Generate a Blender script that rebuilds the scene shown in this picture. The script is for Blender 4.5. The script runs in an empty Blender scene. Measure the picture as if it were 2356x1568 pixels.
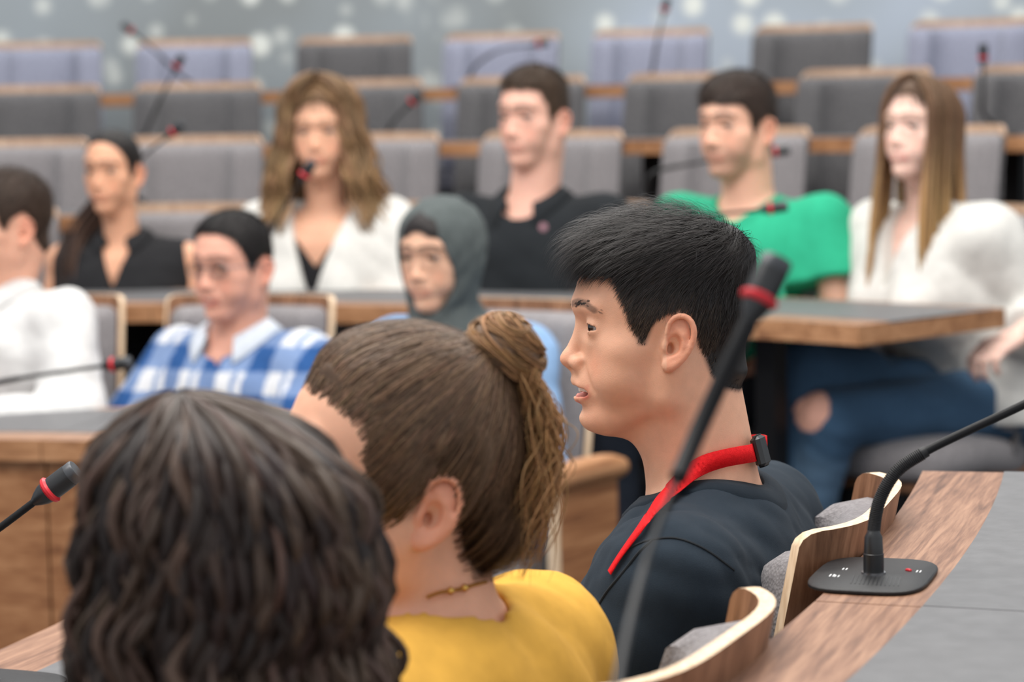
import bpy, math, random
import numpy as np
from mathutils import Vector, Matrix

# ------------------------------------------------------------------ camera, light, exposure
sc = bpy.context.scene
COL = sc.collection
FPX, YH, CAMZ = 5500.0, 250.0, 1.37            # focal length in pixels, horizon row, eye height of a seated person one row up
PIT = math.atan((784 - YH) / FPX); ROLL = math.radians(1.0)
CAM = np.array([0, 0, CAMZ])
_f = np.array([0, math.cos(PIT), -math.sin(PIT)]); _r = np.array([1.0, 0, 0]); _u = np.cross(_r, _f)
RV = _r * math.cos(ROLL) - _u * math.sin(ROLL); UV = _u * math.cos(ROLL) + _r * math.sin(ROLL); FV = _f
cd = bpy.data.cameras.new('camera'); cam = bpy.data.objects.new('camera', cd); COL.objects.link(cam)
cd.sensor_fit = 'HORIZONTAL'; cd.sensor_width = 36; cd.lens = FPX / 2356 * 36
cam.matrix_world = Matrix(((RV[0], UV[0], -FV[0], 0), (RV[1], UV[1], -FV[1], 0), (RV[2], UV[2], -FV[2], CAMZ), (0, 0, 0, 1)))
cd.clip_start = .05; cd.clip_end = 100
cd.dof.use_dof = True; cd.dof.focus_distance = 2.46; cd.dof.aperture_fstop = 4.6; cd.dof.aperture_blades = 0
sc.camera = cam
sc.view_settings.view_transform = 'Standard'; sc.view_settings.look = 'None'
sc.view_settings.exposure = 0.25; sc.view_settings.gamma = 1.0; sc.view_settings.use_curve_mapping = False
wd = bpy.data.worlds.new('world'); sc.world = wd; wd.use_nodes = True
wb = wd.node_tree.nodes['Background']; wb.inputs[0].default_value = (.93, .96, 1, 1); wb.inputs[1].default_value = .78

def area(name, loc, sx, sy, power, col=(1, .96, .9), rot=(0, 0, 0)):
    l = bpy.data.lights.new(name, 'AREA'); l.shape = 'RECTANGLE'; l.size = sx; l.size_y = sy; l.energy = power; l.color = col
    o = bpy.data.objects.new(name, l); COL.objects.link(o); o.location = loc; o.rotation_euler = rot
    o['kind'] = 'structure'; return o
area('ceiling_light_panel', (-1.2, 2.2, 3.7), 2.6, 1.4, 100)
area('ceiling_light_panel', (1.3, 3.6, 3.7), 1.2, 2.4, 60)
area('ceiling_light_panel', (-1.0, 5.0, 3.8), 3.2, 1.2, 70)
area('ceiling_light_panel', (0.0, 8.0, 4.2), 5.0, 1.0, 70)

def P(px, py, d):
    return CAM + d * (FV + (px - 1178) / FPX * RV - (py - 784) / FPX * UV)
def Pz(px, py, z):
    v = FV + (px - 1178) / FPX * RV - (py - 784) / FPX * UV
    return CAM + v * ((z - CAMZ) / v[2])
def proj(q):
    v = np.asarray(q, float) - CAM; d = v @ FV
    return 1178 + FPX * (v @ RV) / d, 784 - FPX * (v @ UV) / d, d
CF = np.array([-1.3, 3.0])            # centre of the far horseshoe bend
CN = np.array([-6.315, 4.54])         # centre of the nearly straight side of the rows
def ring_far(px, R, z):               # point of a far row (radius R, height z) seen in pixel column px
    a, b = -1.2, 1.25
    for _ in range(40):
        m = (a + b) / 2
        q = (CF[0] + R * math.sin(m), CF[1] + R * math.cos(m), z)
        if proj(q)[0] < px: a = m
        else: b = m
    return np.array(q), m
STEP = .175

# ------------------------------------------------------------------ materials
MATS = {}
def mat(name):
    m = bpy.data.materials.new(name); m.use_nodes = True
    nt = m.node_tree; MATS[name] = m
    return m, nt, nt.nodes['Principled BSDF']
def N(nt, t, **kw):
    n = nt.nodes.new(t)
    for k, v in kw.items():
        if k in n.inputs.keys(): n.inputs[k].default_value = v
        else: setattr(n, k, v)
    return n
def ramp(nt, fac, stops):
    r = nt.nodes.new('ShaderNodeValToRGB'); e = r.color_ramp.elements
    while len(e) < len(stops): e.new(.5)
    for s, (p, c) in zip(e, stops): s.position = p; s.color = (*c, 1)
    nt.links.new(fac, r.inputs[0]); return r.outputs[0]
def s2l(c):
    return tuple(((x / 255 / 12.92) if x <= 10 else ((x / 255 + .055) / 1.055) ** 2.4) for x in c)
def coords(nt, scale=(1, 1, 1), kind='Object', rot=(0, 0, 0)):
    tc = nt.nodes.new('ShaderNodeTexCoord'); mp = nt.nodes.new('ShaderNodeMapping')
    mp.inputs['Scale'].default_value = scale; mp.inputs['Rotation'].default_value = rot
    nt.links.new(tc.outputs[kind], mp.inputs[0]); return mp.outputs[0]
def bump(nt, b, h, strength, dist=.001):
    n = nt.nodes.new('ShaderNodeBump'); n.inputs['Strength'].default_value = strength; n.inputs['Distance'].default_value = dist
    nt.links.new(h, n.inputs['Height']); nt.links.new(n.outputs[0], b.inputs['Normal'])
def plain(name, col, rough=.5, metal=0, spec=.5):
    m, nt, b = mat(name); b.inputs['Base Color'].default_value = (*s2l(col), 1)
    b.inputs['Roughness'].default_value = rough; b.inputs['Metallic'].default_value = metal
    b.inputs['Specular IOR Level'].default_value = spec; return m
def noisy(name, c0, c1, scale=8, rough=.7, spec=.3, bumpd=0, bscale=None, stretch=(1, 1, 1), sheen=0):
    m, nt, b = mat(name); co = coords(nt, stretch)
    n = N(nt, 'ShaderNodeTexNoise', Scale=scale, Detail=5); nt.links.new(co, n.inputs[0])
    nt.links.new(ramp(nt, n.outputs[0], [(.3, s2l(c0)), (.7, s2l(c1))]), b.inputs['Base Color'])
    b.inputs['Roughness'].default_value = rough; b.inputs['Specular IOR Level'].default_value = spec
    if sheen: b.inputs['Sheen Weight'].default_value = sheen
    if bumpd:
        n2 = N(nt, 'ShaderNodeTexNoise', Scale=bscale or scale * 10, Detail=3); nt.links.new(co, n2.inputs[0])
        bump(nt, b, n2.outputs[0], 1, bumpd)
    return m
def wood(name, dark, mid, light, scale=1.0, rough=.45, stretch=(1, 14, 14), spec=.3):
    m, nt, b = mat(name); co = coords(nt, tuple(s * scale for s in stretch))
    n = N(nt, 'ShaderNodeTexNoise', Scale=1.6, Detail=7, Roughness=.62, Distortion=.9); nt.links.new(co, n.inputs[0])
    n2 = N(nt, 'ShaderNodeTexNoise', Scale=7, Detail=4, Roughness=.6); nt.links.new(co, n2.inputs[0])
    mx = N(nt, 'ShaderNodeMath', operation='MULTIPLY_ADD'); nt.links.new(n2.outputs[0], mx.inputs[0]); mx.inputs[1].default_value = .45
    ad = N(nt, 'ShaderNodeMath', operation='MULTIPLY'); ad.inputs[1].default_value = .6
    nt.links.new(n.outputs[0], ad.inputs[0]); nt.links.new(ad.outputs[0], mx.inputs[2])
    nt.links.new(ramp(nt, mx.outputs[0], [(.36, s2l(dark)), (.5, s2l(mid)), (.66, s2l(light))]), b.inputs['Base Color'])
    b.inputs['Roughness'].default_value = rough; b.inputs['Specular IOR Level'].default_value = spec; return m
wood('walnut_top', (98, 70, 54), (142, 106, 84), (172, 136, 110), 1.3, .5)
wood('walnut_panel', (112, 72, 48), (152, 104, 70), (178, 130, 92), 1.0, .5)
wood('walnut_shell', (86, 58, 42), (128, 90, 66), (160, 118, 90), 1.2, .45, (14, 14, 1))
wood('desk_edge', (120, 80, 55), (165, 118, 82), (190, 142, 104), 1.0, .5)
# birch plywood edge: thin layers
m, nt, b = mat('birch_edge'); co = coords(nt, (60, 60, 6))
n = N(nt, 'ShaderNodeTexNoise', Scale=3, Detail=3); nt.links.new(co, n.inputs[0])
nt.links.new(ramp(nt, n.outputs[0], [(.3, s2l((205, 172, 138))), (.7, s2l((238, 214, 184)))]), b.inputs['Base Color']); b.inputs['Roughness'].default_value = .55
wood('shell_pale', (150, 120, 98), (176, 144, 120), (192, 164, 140), 1.2, .5, (14, 14, 1))
# upholstery: woven grey
def fabric(name, c0, c1, sc_=260):
    m, nt, b = mat(name); co = coords(nt)
    ch = N(nt, 'ShaderNodeTexVoronoi', Scale=sc_); nt.links.new(co, ch.inputs[0])
    n = N(nt, 'ShaderNodeTexNoise', Scale=90, Detail=4); nt.links.new(co, n.inputs[0])
    mx = N(nt, 'ShaderNodeMath', operation='MULTIPLY_ADD'); mx.inputs[1].default_value = .6
    nt.links.new(ch.outputs['Distance'], mx.inputs[0]); nt.links.new(n.outputs[0], mx.inputs[2])
    nt.links.new(ramp(nt, mx.outputs[0], [(.3, s2l(c1)), (1.0, s2l(c0))]), b.inputs['Base Color'])
    b.inputs['Roughness'].default_value = .9; b.inputs['Specular IOR Level'].default_value = .15; b.inputs['Sheen Weight'].default_value = .15
    bump(nt, b, ch.outputs['Distance'], .8, .0012); return m
fabric('seat_fabric', (124, 120, 122), (152, 148, 149))
fabric('lilac_fabric', (136, 139, 156), (168, 171, 190))
fabric('dark_fabric', (84, 83, 85), (118, 116, 117))
noisy('linoleum', (90, 90, 92), (100, 100, 102), 40, .5, .35, .0002, 400)
plain('black_plastic', (30, 31, 33), .38)
plain('black_metal', (20, 20, 22), .5, 0, .2)
noisy('rubber_black', (24, 24, 26), (34, 34, 36), 200, .5, .35)
plain('mic_grille', (66, 68, 72), .4, .3)
plain('red_ring', (205, 34, 46), .35)
plain('white_print', (225, 225, 225), .6)
plain('chrome', (190, 190, 192), .22, 1)
plain('steel_grey', (96, 97, 100), .45, .3)
noisy('carpet', (34, 34, 38), (52, 51, 55), 120, .95, .1, .002, 300)
noisy('riser', (44, 44, 47), (58, 57, 60), 60, .9, .1)
# printed wall: blue-grey with pale blossoms hanging in strands
m, nt, b = mat('printed_wall'); co = coords(nt)
nb = N(nt, 'ShaderNodeTexNoise', Scale=.55, Detail=3); nt.links.new(co, nb.inputs[0])
base = ramp(nt, nb.outputs[0], [(.38, s2l((138, 144, 146))), (.50, s2l((164, 174, 182))), (.62, s2l((186, 198, 216)))])
vo = N(nt, 'ShaderNodeTexVoronoi', Scale=7.5); nt.links.new(co, vo.inputs[0])
dots = ramp(nt, vo.outputs['Distance'], [(.22, (1, 1, 1)), (.42, (0, 0, 0))])
co2 = coords(nt, (3.2, 3.2, .5), rot=(0, .35, .3)); nm = N(nt, 'ShaderNodeTexNoise', Scale=1.1, Detail=2); nt.links.new(co2, nm.inputs[0])
mask = ramp(nt, nm.outputs[0], [(.40, (0, 0, 0)), (.54, (1, 1, 1))])
mu = N(nt, 'ShaderNodeMix', data_type='RGBA', blend_type='MULTIPLY'); mu.inputs[0].default_value = 1
nt.links.new(dots, mu.inputs[6]); nt.links.new(mask, mu.inputs[7])
mm = N(nt, 'ShaderNodeMix', data_type='RGBA'); nt.links.new(mu.outputs[2], mm.inputs[0]); nt.links.new(base, mm.inputs[6]); mm.inputs[7].default_value = (*s2l((232, 236, 230)), 1)
nt.links.new(mm.outputs[2], b.inputs['Base Color']); b.inputs['Roughness'].default_value = .5

def colmat(name, rough, spec, sss=0, nscale=0, namt=.1, bumpd=0, bscale=600, sheen=0, coat=0):
    """material whose colour comes from the mesh's Col attribute (the thing's own colour), with fine noise"""
    m, nt, b = mat(name); at = nt.nodes.new('ShaderNodeVertexColor'); at.layer_name = 'Col'
    out = at.outputs[0]; co = coords(nt)
    if nscale:
        n = N(nt, 'ShaderNodeTexNoise', Scale=nscale, Detail=5); nt.links.new(co, n.inputs[0])
        r = ramp(nt, n.outputs[0], [(.3, (1 - namt,) * 3), (.7, (1 + namt * .4,) * 3)])
        mx = N(nt, 'ShaderNodeMix', data_type='RGBA', blend_type='MULTIPLY'); mx.inputs[0].default_value = 1
        nt.links.new(out, mx.inputs[6]); nt.links.new(r, mx.inputs[7]); out = mx.outputs[2]
    nt.links.new(out, b.inputs['Base Color'])
    b.inputs['Roughness'].default_value = rough; b.inputs['Specular IOR Level'].default_value = spec
    if sss:
        b.inputs['Subsurface Weight'].default_value = sss; b.inputs['Subsurface Radius'].default_value = (1, .35, .2); b.inputs['Subsurface Scale'].default_value = .006
    if sheen: b.inputs['Sheen Weight'].default_value = sheen
    if bumpd:
        n2 = N(nt, 'ShaderNodeTexNoise', Scale=bscale, Detail=3); nt.links.new(co, n2.inputs[0]); bump(nt, b, n2.outputs[0], .6, bumpd)
    return m
colmat('skin', .5, .4, .22, 70, .07, .0004, 900)
colmat('hair', .45, .22, 0, 120, .2)
colmat('eye', .12, .6)
colmat('cloth', .9, .12, 0, 60, .08, .0005, 1100, .03)
plain('teeth', (232, 226, 216), .25)
plain('gold', (212, 170, 90), .25, 1)
plain('glasses_metal', (120, 118, 120), .3, 1)
m, nt, b = mat('lens_glass'); b.inputs['Transmission Weight'].default_value = 1; b.inputs['IOR'].default_value = 1.05; b.inputs['Roughness'].default_value = .02
noisy('red_ribbon', (205, 12, 20), (228, 24, 30), 300, .7, .2, .0005, 900)

# ------------------------------------------------------------------ mesh helpers
def meshdata(name, v, quads=None, tris=None, smooth=True, cols=None, polys=None):
    """fast mesh from numpy arrays"""
    me = bpy.data.meshes.new(name); v = np.asarray(v, np.float32)
    if polys is not None:
        tot = np.array([len(p) for p in polys], np.int32); idx = np.array([i for p in polys for i in p], np.int32)
    else:
        q = np.zeros((0, 4), np.int32) if quads is None else np.asarray(quads, np.int32)
        t = np.zeros((0, 3), np.int32) if tris is None else np.asarray(tris, np.int32)
        idx = np.concatenate([q.ravel(), t.ravel()]); tot = np.concatenate([np.full(len(q), 4, np.int32), np.full(len(t), 3, np.int32)])
    me.vertices.add(len(v)); me.vertices.foreach_set('co', v.ravel())
    me.loops.add(len(idx)); me.loops.foreach_set('vertex_index', idx.astype(np.int32))
    me.polygons.add(len(tot)); st = np.zeros(len(tot), np.int32); st[1:] = np.cumsum(tot)[:-1]
    me.polygons.foreach_set('loop_start', st)
    if cols is not None:
        ca = me.color_attributes.new('Col', 'FLOAT_COLOR', 'POINT')
        c = np.ones((len(v), 4), np.float32); c[:, :3] = cols; ca.data.foreach_set('color', c.ravel())
    me.update(calc_edges=True); me.validate()
    me.polygons.foreach_set('use_smooth', np.full(len(me.polygons), smooth)); return me
def obj(name, me, mats, parent=None, loc=None, rz=0):
    o = bpy.data.objects.new(name, me); COL.objects.link(o)
    if me is not None and mats is not None and not me.materials:
        for m in ([mats] if isinstance(mats, str) else mats): me.materials.append(MATS[m])
    if parent: o.parent = parent
    if loc is not None: o.location = tuple(loc)
    o.rotation_euler.z = rz; return o
def empty(name, loc, rz=0, label=None, cat=None, group=None):
    o = bpy.data.objects.new(name, None); COL.objects.link(o); o.location = tuple(loc); o.rotation_euler.z = rz; o.empty_display_size = .1
    tag(o, label, cat, group); return o
def tag(o, label=None, cat=None, group=None, kind=None):
    for k, v in (('label', label), ('category', cat), ('group', group), ('kind', kind)):
        if v: o[k] = v
    return o
class MB:
    """collects simple solids as polygons"""
    def __init__(s): s.v = []; s.f = []; s.m = []
    def add(s, v, f, mi=0):
        n = len(s.v); s.v += [tuple(map(float, p)) for p in v]; s.f += [tuple(i + n for i in q) for q in f]; s.m += [mi] * len(f); return s
    def box(s, c, size, rz=0, mi=0, bev=0):
        hx, hy, hz = (x / 2 for x in size)
        if bev:
            b = min(bev, hx * .95, hy * .95, hz * .95); pts = []
            ring = lambda k, z: [(x * (hx - k) + dx, y * (hy - k) + dy, z) for x, y, dx, dy in ()]
            v = []; lev = [(-hz, b), (-hz + b, 0), (hz - b, 0), (hz, b)]
            for z, k in lev:
                X, Y = hx - k, hy - k; e = b
                v += [(X - e, -Y, z), (X, -Y + e, z), (X, Y - e, z), (X - e, Y, z), (-X + e, Y, z), (-X, Y - e, z), (-X, -Y + e, z), (-X + e, -Y, z)]
            f = [tuple(range(7, -1, -1)), tuple(range(24, 32))]
            for l in range(3):
                for i in range(8): j = (i + 1) % 8; f.append((l * 8 + i, l * 8 + j, l * 8 + 8 + j, l * 8 + 8 + i))
        else:
            v = [(x, y, z) for z in (-hz, hz) for x, y in ((-hx, -hy), (hx, -hy), (hx, hy), (-hx, hy))]
            f = [(3, 2, 1, 0), (4, 5, 6, 7), (0, 1, 5, 4), (1, 2, 6, 5), (2, 3, 7, 6), (3, 0, 4, 7)]
        ca, sa = math.cos(rz), math.sin(rz)
        return s.add([(c[0] + x * ca - y * sa, c[1] + x * sa + y * ca, c[2] + z) for x, y, z in v], f, mi)
    def tube(s, pts, rad, n=8, mi=0, caps=True):
        pts = np.asarray(pts, float); rad = np.broadcast_to(np.asarray(rad, float), (len(pts),))
        t = np.gradient(pts, axis=0); t /= np.linalg.norm(t, axis=1)[:, None] + 1e-12
        a = np.array([0, 0, 1.0]) if abs(t[0][2]) < .9 else np.array([1.0, 0, 0]); u = np.cross(t[0], a); u /= np.linalg.norm(u); v = []
        for p, tt, r in zip(pts, t, rad):
            u = u - tt * (u @ tt); u /= np.linalg.norm(u); w = np.cross(tt, u)
            v += [p + r * (math.cos(q) * u + math.sin(q) * w) for q in np.arange(n) * 2 * math.pi / n]
        f = [(i * n + j, i * n + (j + 1) % n, i * n + n + (j + 1) % n, i * n + n + j) for i in range(len(pts) - 1) for j in range(n)]
        if caps: f += [tuple(range(n - 1, -1, -1)), tuple(range((len(pts) - 1) * n, len(pts) * n))]
        return s.add(v, f, mi)
    def lathe(s, prof, base=(0, 0, 0), n=20, axis=None, mi=0):
        """prof: (radius, height) along axis"""
        ax = np.array([0, 0, 1.0]) if axis is None else np.asarray(axis, float) / np.linalg.norm(axis)
        a = np.array([1.0, 0, 0]) if abs(ax[0]) < .9 else np.array([0, 1.0, 0]); u = np.cross(ax, a); u /= np.linalg.norm(u); w = np.cross(ax, u); v = []
        for r, h in prof: v += [np.asarray(base) + ax * h + r * (math.cos(q) * u + math.sin(q) * w) for q in np.arange(n) * 2 * math.pi / n]
        f = [(i * n + j, i * n + (j + 1) % n, i * n + n + (j + 1) % n, i * n + n + j) for i in range(len(prof) - 1) for j in range(n)]
        f += [tuple(range(n - 1, -1, -1)), tuple(range((len(prof) - 1) * n, len(prof) * n))]
        return s.add(v, f, mi)
    def arc(s, C, R0, R1, a0, a1, z0, z1, n, mi=0, far=True):
        """annular sector; far: angle from +Y clockwise, else from +X counter-clockwise"""
        v = []; f = []
        for i in range(n + 1):
            a = a0 + (a1 - a0) * i / n; dx, dy = (math.sin(a), math.cos(a)) if far else (math.cos(a), math.sin(a))
            v += [(C[0] + R * dx, C[1] + R * dy, z) for R, z in ((R0, z0), (R1, z0), (R1, z1), (R0, z1))]
        for i in range(n):
            for j in range(4): k = (j + 1) % 4; f.append((i * 4 + j, i * 4 + k, i * 4 + 4 + k, i * 4 + 4 + j))
        f += [(3, 2, 1, 0), tuple(n * 4 + j for j in range(4))]
        return s.add(v, f, mi)
    def mesh(s, name, mats, smooth=False):
        import bmesh
        me = bpy.data.meshes.new(name); me.from_pydata(s.v, [], s.f)
        for m in ([mats] if isinstance(mats, str) else mats): me.materials.append(MATS[m])
        me.polygons.foreach_set('material_index', s.m)
        bm = bmesh.new(); bm.from_mesh(me); bmesh.ops.recalc_face_normals(bm, faces=bm.faces); bm.to_mesh(me); bm.free()
        me.polygons.foreach_set('use_smooth', [smooth] * len(me.polygons))
        if smooth: me.set_sharp_from_angle(angle=math.radians(40))
        me.update(); return me
    def obj(s, name, mats, parent=None, smooth=False, loc=None, rz=0):
        return obj(name, s.mesh(name, mats, smooth), None, parent, loc, rz)
def spline(pts, n=40):
    """Catmull-Rom through points"""
    p = np.asarray(pts, float); p = np.vstack([2 * p[0] - p[1], p, 2 * p[-1] - p[-2]]); out = []
    m = len(p) - 3
    for t in np.linspace(0, m - 1e-6, n):
        i = int(t); u = t - i; a, b_, c, d = p[i:i + 4]
        out.append(.5 * (2 * b_ + (c - a) * u + (2 * a - 5 * b_ + 4 * c - d) * u * u + (3 * b_ - a - 3 * c + d) * u ** 3))
    return np.array(out)
plain('seam_fold_dark', (24, 30, 36), .9)
plain('emblem_pink', (150, 110, 120), .8)
# ------------------------------------------------------------------ the setting: floor, terraces, wall
def struct(mb, name, mats, smooth=False):
    o = mb.obj(name, mats, None, smooth); o['kind'] = 'structure'; return o
struct(MB().box((0, 4, -.05), (16, 18, .1)), 'floor', 'carpet')
A0, A1 = math.radians(-62), math.radians(62)
for k in range(1, 5):
    r0 = 2.66 + .9 * (k - 1)
    struct(MB().arc(CF, r0, r0 + (.9 if k < 4 else 1.3), A0, A1, 0, STEP * k, 40), 'floor', 'carpet')
struct(MB().arc(CN, 6.99, 8.7, math.radians(-48), math.radians(-13.2), 0, STEP, 24, far=False), 'floor', 'carpet')
struct(MB().arc(CF, 6.66, 6.8, math.radians(-70), math.radians(80), 0, 4.4, 60), 'wall_back', 'printed_wall', True)

# ------------------------------------------------------------------ desks: walnut tops with grey inlays, in segments, on steel legs
def desk(C, R0, R1, segs, ztop, zfloor, label, far=True, panel=False, rz=0, legs=True, border=.1):
    a0, a1 = segs[0], segs[-1]; am = (a0 + a1) / 2
    cx, cy = (C[0] + R0 * math.sin(am), C[1] + R0 * math.cos(am)) if far else (C[0] + R0 * math.cos(am), C[1] + R0 * math.sin(am))
    root = empty('desk', (cx, cy, zfloor), rz, label, 'desk')
    def put(mb, name, mats, par=root):
        ca, sa = math.cos(-rz), math.sin(-rz)
        mb.v = [((x - cx) * ca - (y - cy) * sa, (x - cx) * sa + (y - cy) * ca, z - zfloor) for x, y, z in mb.v]
        return mb.obj(name, mats, par)
    for s0, s1 in zip(segs[:-1], segs[1:]):
        g = .0012 / R0; n = max(3, int(abs(s1 - s0) * R0 / .08))
        mb = MB().arc(C, R0, R1, s0 + g, s1 - g, ztop - .042, ztop, n, 0, far)
        for i, f in enumerate(mb.f):          # the front and back edges in lighter edge veneer
            zs = [mb.v[j][2] for j in f]
            if max(zs) - min(zs) > .01: mb.m[i] = 1
        put(mb, 'worktop', ['walnut_near' if not far else 'walnut_top', 'desk_edge'])
        put(MB().arc(C, R0 + border, R1 - .04, s0 + g, s1 - g, ztop - .004, ztop + .0012, n, 0, far), 'inlay', 'linoleum')
        if panel:
            put(MB().arc(C, R0 + .02, R0 + .04, s0 + g * 2, s1 - g * 2, ztop - .44, ztop - .042, n, 0, far), 'front_panel', 'walnut_panel')
    if legs:
        for a in segs:
            a = min(max(a, a0 + .03), a1 - (.115 if far and zfloor == STEP else .03))
            for R in (R0 + .12, R1 - .1):
                x, y = (C[0] + R * math.sin(a), C[1] + R * math.cos(a)) if far else (C[0] + R * math.cos(a), C[1] + R * math.sin(a))
                put(MB().box((x, y, (ztop - .042 + zfloor) / 2), (.05, .05, ztop - .042 - zfloor), -a if far else a), 'leg', 'black_metal')
    return root
wood('walnut_near', (84, 56, 42), (124, 89, 69), (156, 119, 95), 1.5, .5, (24, 1.3, 24))
rad = math.radians
DT = .745
segA = [rad(-38), rad(-17), rad(13.6), rad(42)]
desk(CF, 1.66, 2.16, [rad(x) for x in (-48, -22, 13.2, 32)], DT, 0, 'walnut desk with grey inlay and front panels before the man in plaid', panel=True)
for k, lab in ((1, 'walnut desk in front of the man in the green shirt'), (2, 'long wooden desk behind the chair of the woman in white blouse with curly hair'),
               (3, 'long wooden desk in front of the second highest row of grey chairs'), (4, 'long wooden desk in front of the highest row of chairs at the wall')):
    r0 = 2.72 + .9 * (k - 1); n = 5 + k
    end = 47.5 if k == 1 else 50
    desk(CF, r0, r0 + (.5 if k == 1 else .46), [rad(x) for x in np.linspace(-48, end, n)], DT + STEP * k, STEP * k, lab)
aN = lambda y, R: math.asin((y - CN[1]) / R)
desk(CN, 7.01, 7.53, [aN(y, 7.01) for y in (.25, 1.0, 2.14, 2.9)], DT + STEP, STEP, 'walnut desk with grey inlay behind the man with the red lanyard', far=False, rz=rad(-18.5), border=.098)
desk(CN, 5.97, 6.47, [aN(y, 5.97) for y in (.9, 1.9, 3.2)], DT, 0, 'walnut desk in front of the woman with curly dark hair', far=False, rz=rad(-18.5))

# ------------------------------------------------------------------ chairs
def chair_meshes(fab, W2=.222):
    HW, ZT, CORN = (.198 if W2 < .22 else .208), .955, (.014 if W2 < .22 else .03)
    WG, WE = (.052, 4.5) if W2 < .22 else (.085, 3.2)
    def plan(y, z): return -.152 + WG * abs(y / HW) ** WE - .10 * (z - .45) / .5
    def ztop(y, hw, zt, c):
        e = abs(y) - (hw - c)
        return zt - (c - math.sqrt(max(0, c * c - e * e)) if e > 0 else 0)
    def nrm(y, z):
        e = 1e-3; dx = (plan(y + e, z) - plan(y - e, z)) / (2 * e); l = math.hypot(1, dx); return 1 / l, -dx / l
    # plywood shell
    us = [HW * math.sin(t) for t in np.linspace(-math.pi / 2, math.pi / 2, 25)]; nv = 10
    V = []
    for side in (0, 1):
        for y in us:
            for j in range(nv):
                z = .40 + (ztop(y, HW, ZT, CORN) - .40) * j / (nv - 1); nx, ny = nrm(y * .98, z); o = -.014 * side
                V.append((plan(y, z) + nx * o, y + ny * o, z))
    nu = len(us); S = nu * nv; mb = MB(); F = []; M = []
    for i in range(nu - 1):
        for j in range(nv - 1):
            a = i * nv + j; F += [(a, a + nv, a + nv + 1, a + 1), (S + a, S + a + 1, S + a + nv + 1, S + a + nv)]; M += [0, 0]
    bd = [i * nv for i in range(nu)] + [(nu - 1) * nv + j for j in range(1, nv)] + [i * nv + nv - 1 for i in range(nu - 2, -1, -1)] + [j for j in range(nv - 2, 0, -1)]
    for a, b_ in zip(bd, bd[1:] + bd[:1]): F.append((a, b_, S + b_, S + a)); M.append(1)
    mb.add(V, F); mb.m = M
    far_ = W2 > .22
    if far_:
        for i, f in enumerate(F):
            if M[i] == 1 and min(V[j][2] for j in f) < .915: M[i] = 2
    shell = mb.mesh('back_shell', ['shell_pale', 'shell_pale', 'dark_fabric'] if far_ else ['walnut_shell', 'birch_edge'], True)
    # back cushion: rolled edges, thicker wings
    us = np.sin(np.linspace(-math.pi / 2, math.pi / 2, 29)); vs = np.sin(np.linspace(-math.pi / 2, math.pi / 2, 17)); V = []
    for side in (0, 1):
        for u in us:
            for v in vs:
                y = W2 * u; zt = ztop(y, W2, .93, .025); z = .455 + (zt - .455) * (v + 1) / 2
                T = .05 * (1 + (.5 if W2 < .22 else 1.3) * abs(u) ** 4) * max(0, 1 - abs(u) ** (40 if W2 < .22 else 14)) ** .5 * max(0, 1 - abs(v) ** 26) ** .5
                o = .003 + (T if side else 0); nx, ny = nrm(y, z); V.append((plan(y, z) + nx * o, y + ny * o, z))
    nu, nv = len(us), len(vs); S = nu * nv; F = []
    for i in range(nu - 1):
        for j in range(nv - 1):
            a = i * nv + j; F += [(a, a + 1, a + nv + 1, a + nv), (S + a, S + a + nv, S + a + nv + 1, S + a + 1)]
    cush = MB().add(V, F).mesh('back_cushion', fab, True)
    # seat cushion: superellipsoid slab
    V = []; F = []; n1, n2 = 28, 11
    sp = lambda c, e: math.copysign(abs(c) ** e, c)
    for j in range(n2):
        b_ = -math.pi / 2 + math.pi * j / (n2 - 1)
        for i in range(n1):
            a = 2 * math.pi * i / n1
            V.append((.045 + .235 * sp(math.cos(b_), .35) * sp(math.cos(a), .38), .212 * sp(math.cos(b_), .35) * sp(math.sin(a), .38), .41 + .05 * sp(math.sin(b_), .6) - .02 * (sp(math.cos(a), .4) < -.5)))
    for j in range(n2 - 1):
        for i in range(n1): k = (i + 1) % n1; F.append((j * n1 + i, j * n1 + k, j * n1 + n1 + k, j * n1 + n1 + i))
    seat = MB().add(V, F).mesh('seat', fab, True)
    pan = MB().box((.03, 0, .352), (.42, .40, .022), bev=.008).mesh('seat_pan', 'walnut_shell')
    col = MB().lathe([(.032, .03), (.032, .345)], n=14).mesh('column', 'steel_grey', True)
    foot = MB().lathe([(.21, 0), (.21, .008), (.17, .02), (.05, .03), (.03, .05)], n=24).mesh('base', 'steel_grey', True)
    bar = MB().tube([(-.10, y_, .34) for y_ in (-.02, .02)], .02, 8).mesh('bracket', 'steel_grey', True)
    return [('back_shell', shell), ('back_cushion', cush), ('seat', seat), ('seat_pan', pan), ('column', col), ('base', foot)]
CHM = {f: chair_meshes(f) for f in ('seat_fabric', 'lilac_fabric', 'dark_fabric')}
CHM['rim'] = chair_meshes('seat_fabric', .193)
ORD = ['leftmost', 'second from the left', 'third from the left', 'fourth from the left', 'fifth from the left', 'sixth from the left', 'seventh from the left']
def chair(pos, yaw, z, label, fab='seat_fabric', group=None):
    f = np.array([math.cos(yaw), math.sin(yaw)]); p = np.asarray(pos[:2]) + f * .25
    r = empty('chair', (p[0], p[1], z), yaw, label, 'chair', group)
    for n, me in CHM[fab]: obj(n, me, None, r)
    return r, np.array([p[0], p[1], z]), yaw
def chair_far(px, R, k, label, fab='seat_fabric', turn=0):
    q, a = ring_far(px, R, .955 + STEP * k)
    return chair(q, math.atan2(CF[1] - q[1], CF[0] - q[0]) + turn, STEP * k, label, fab if k else 'rim')
RC = [2.60, 3.55, 4.45, 5.35, 6.22]
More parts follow.
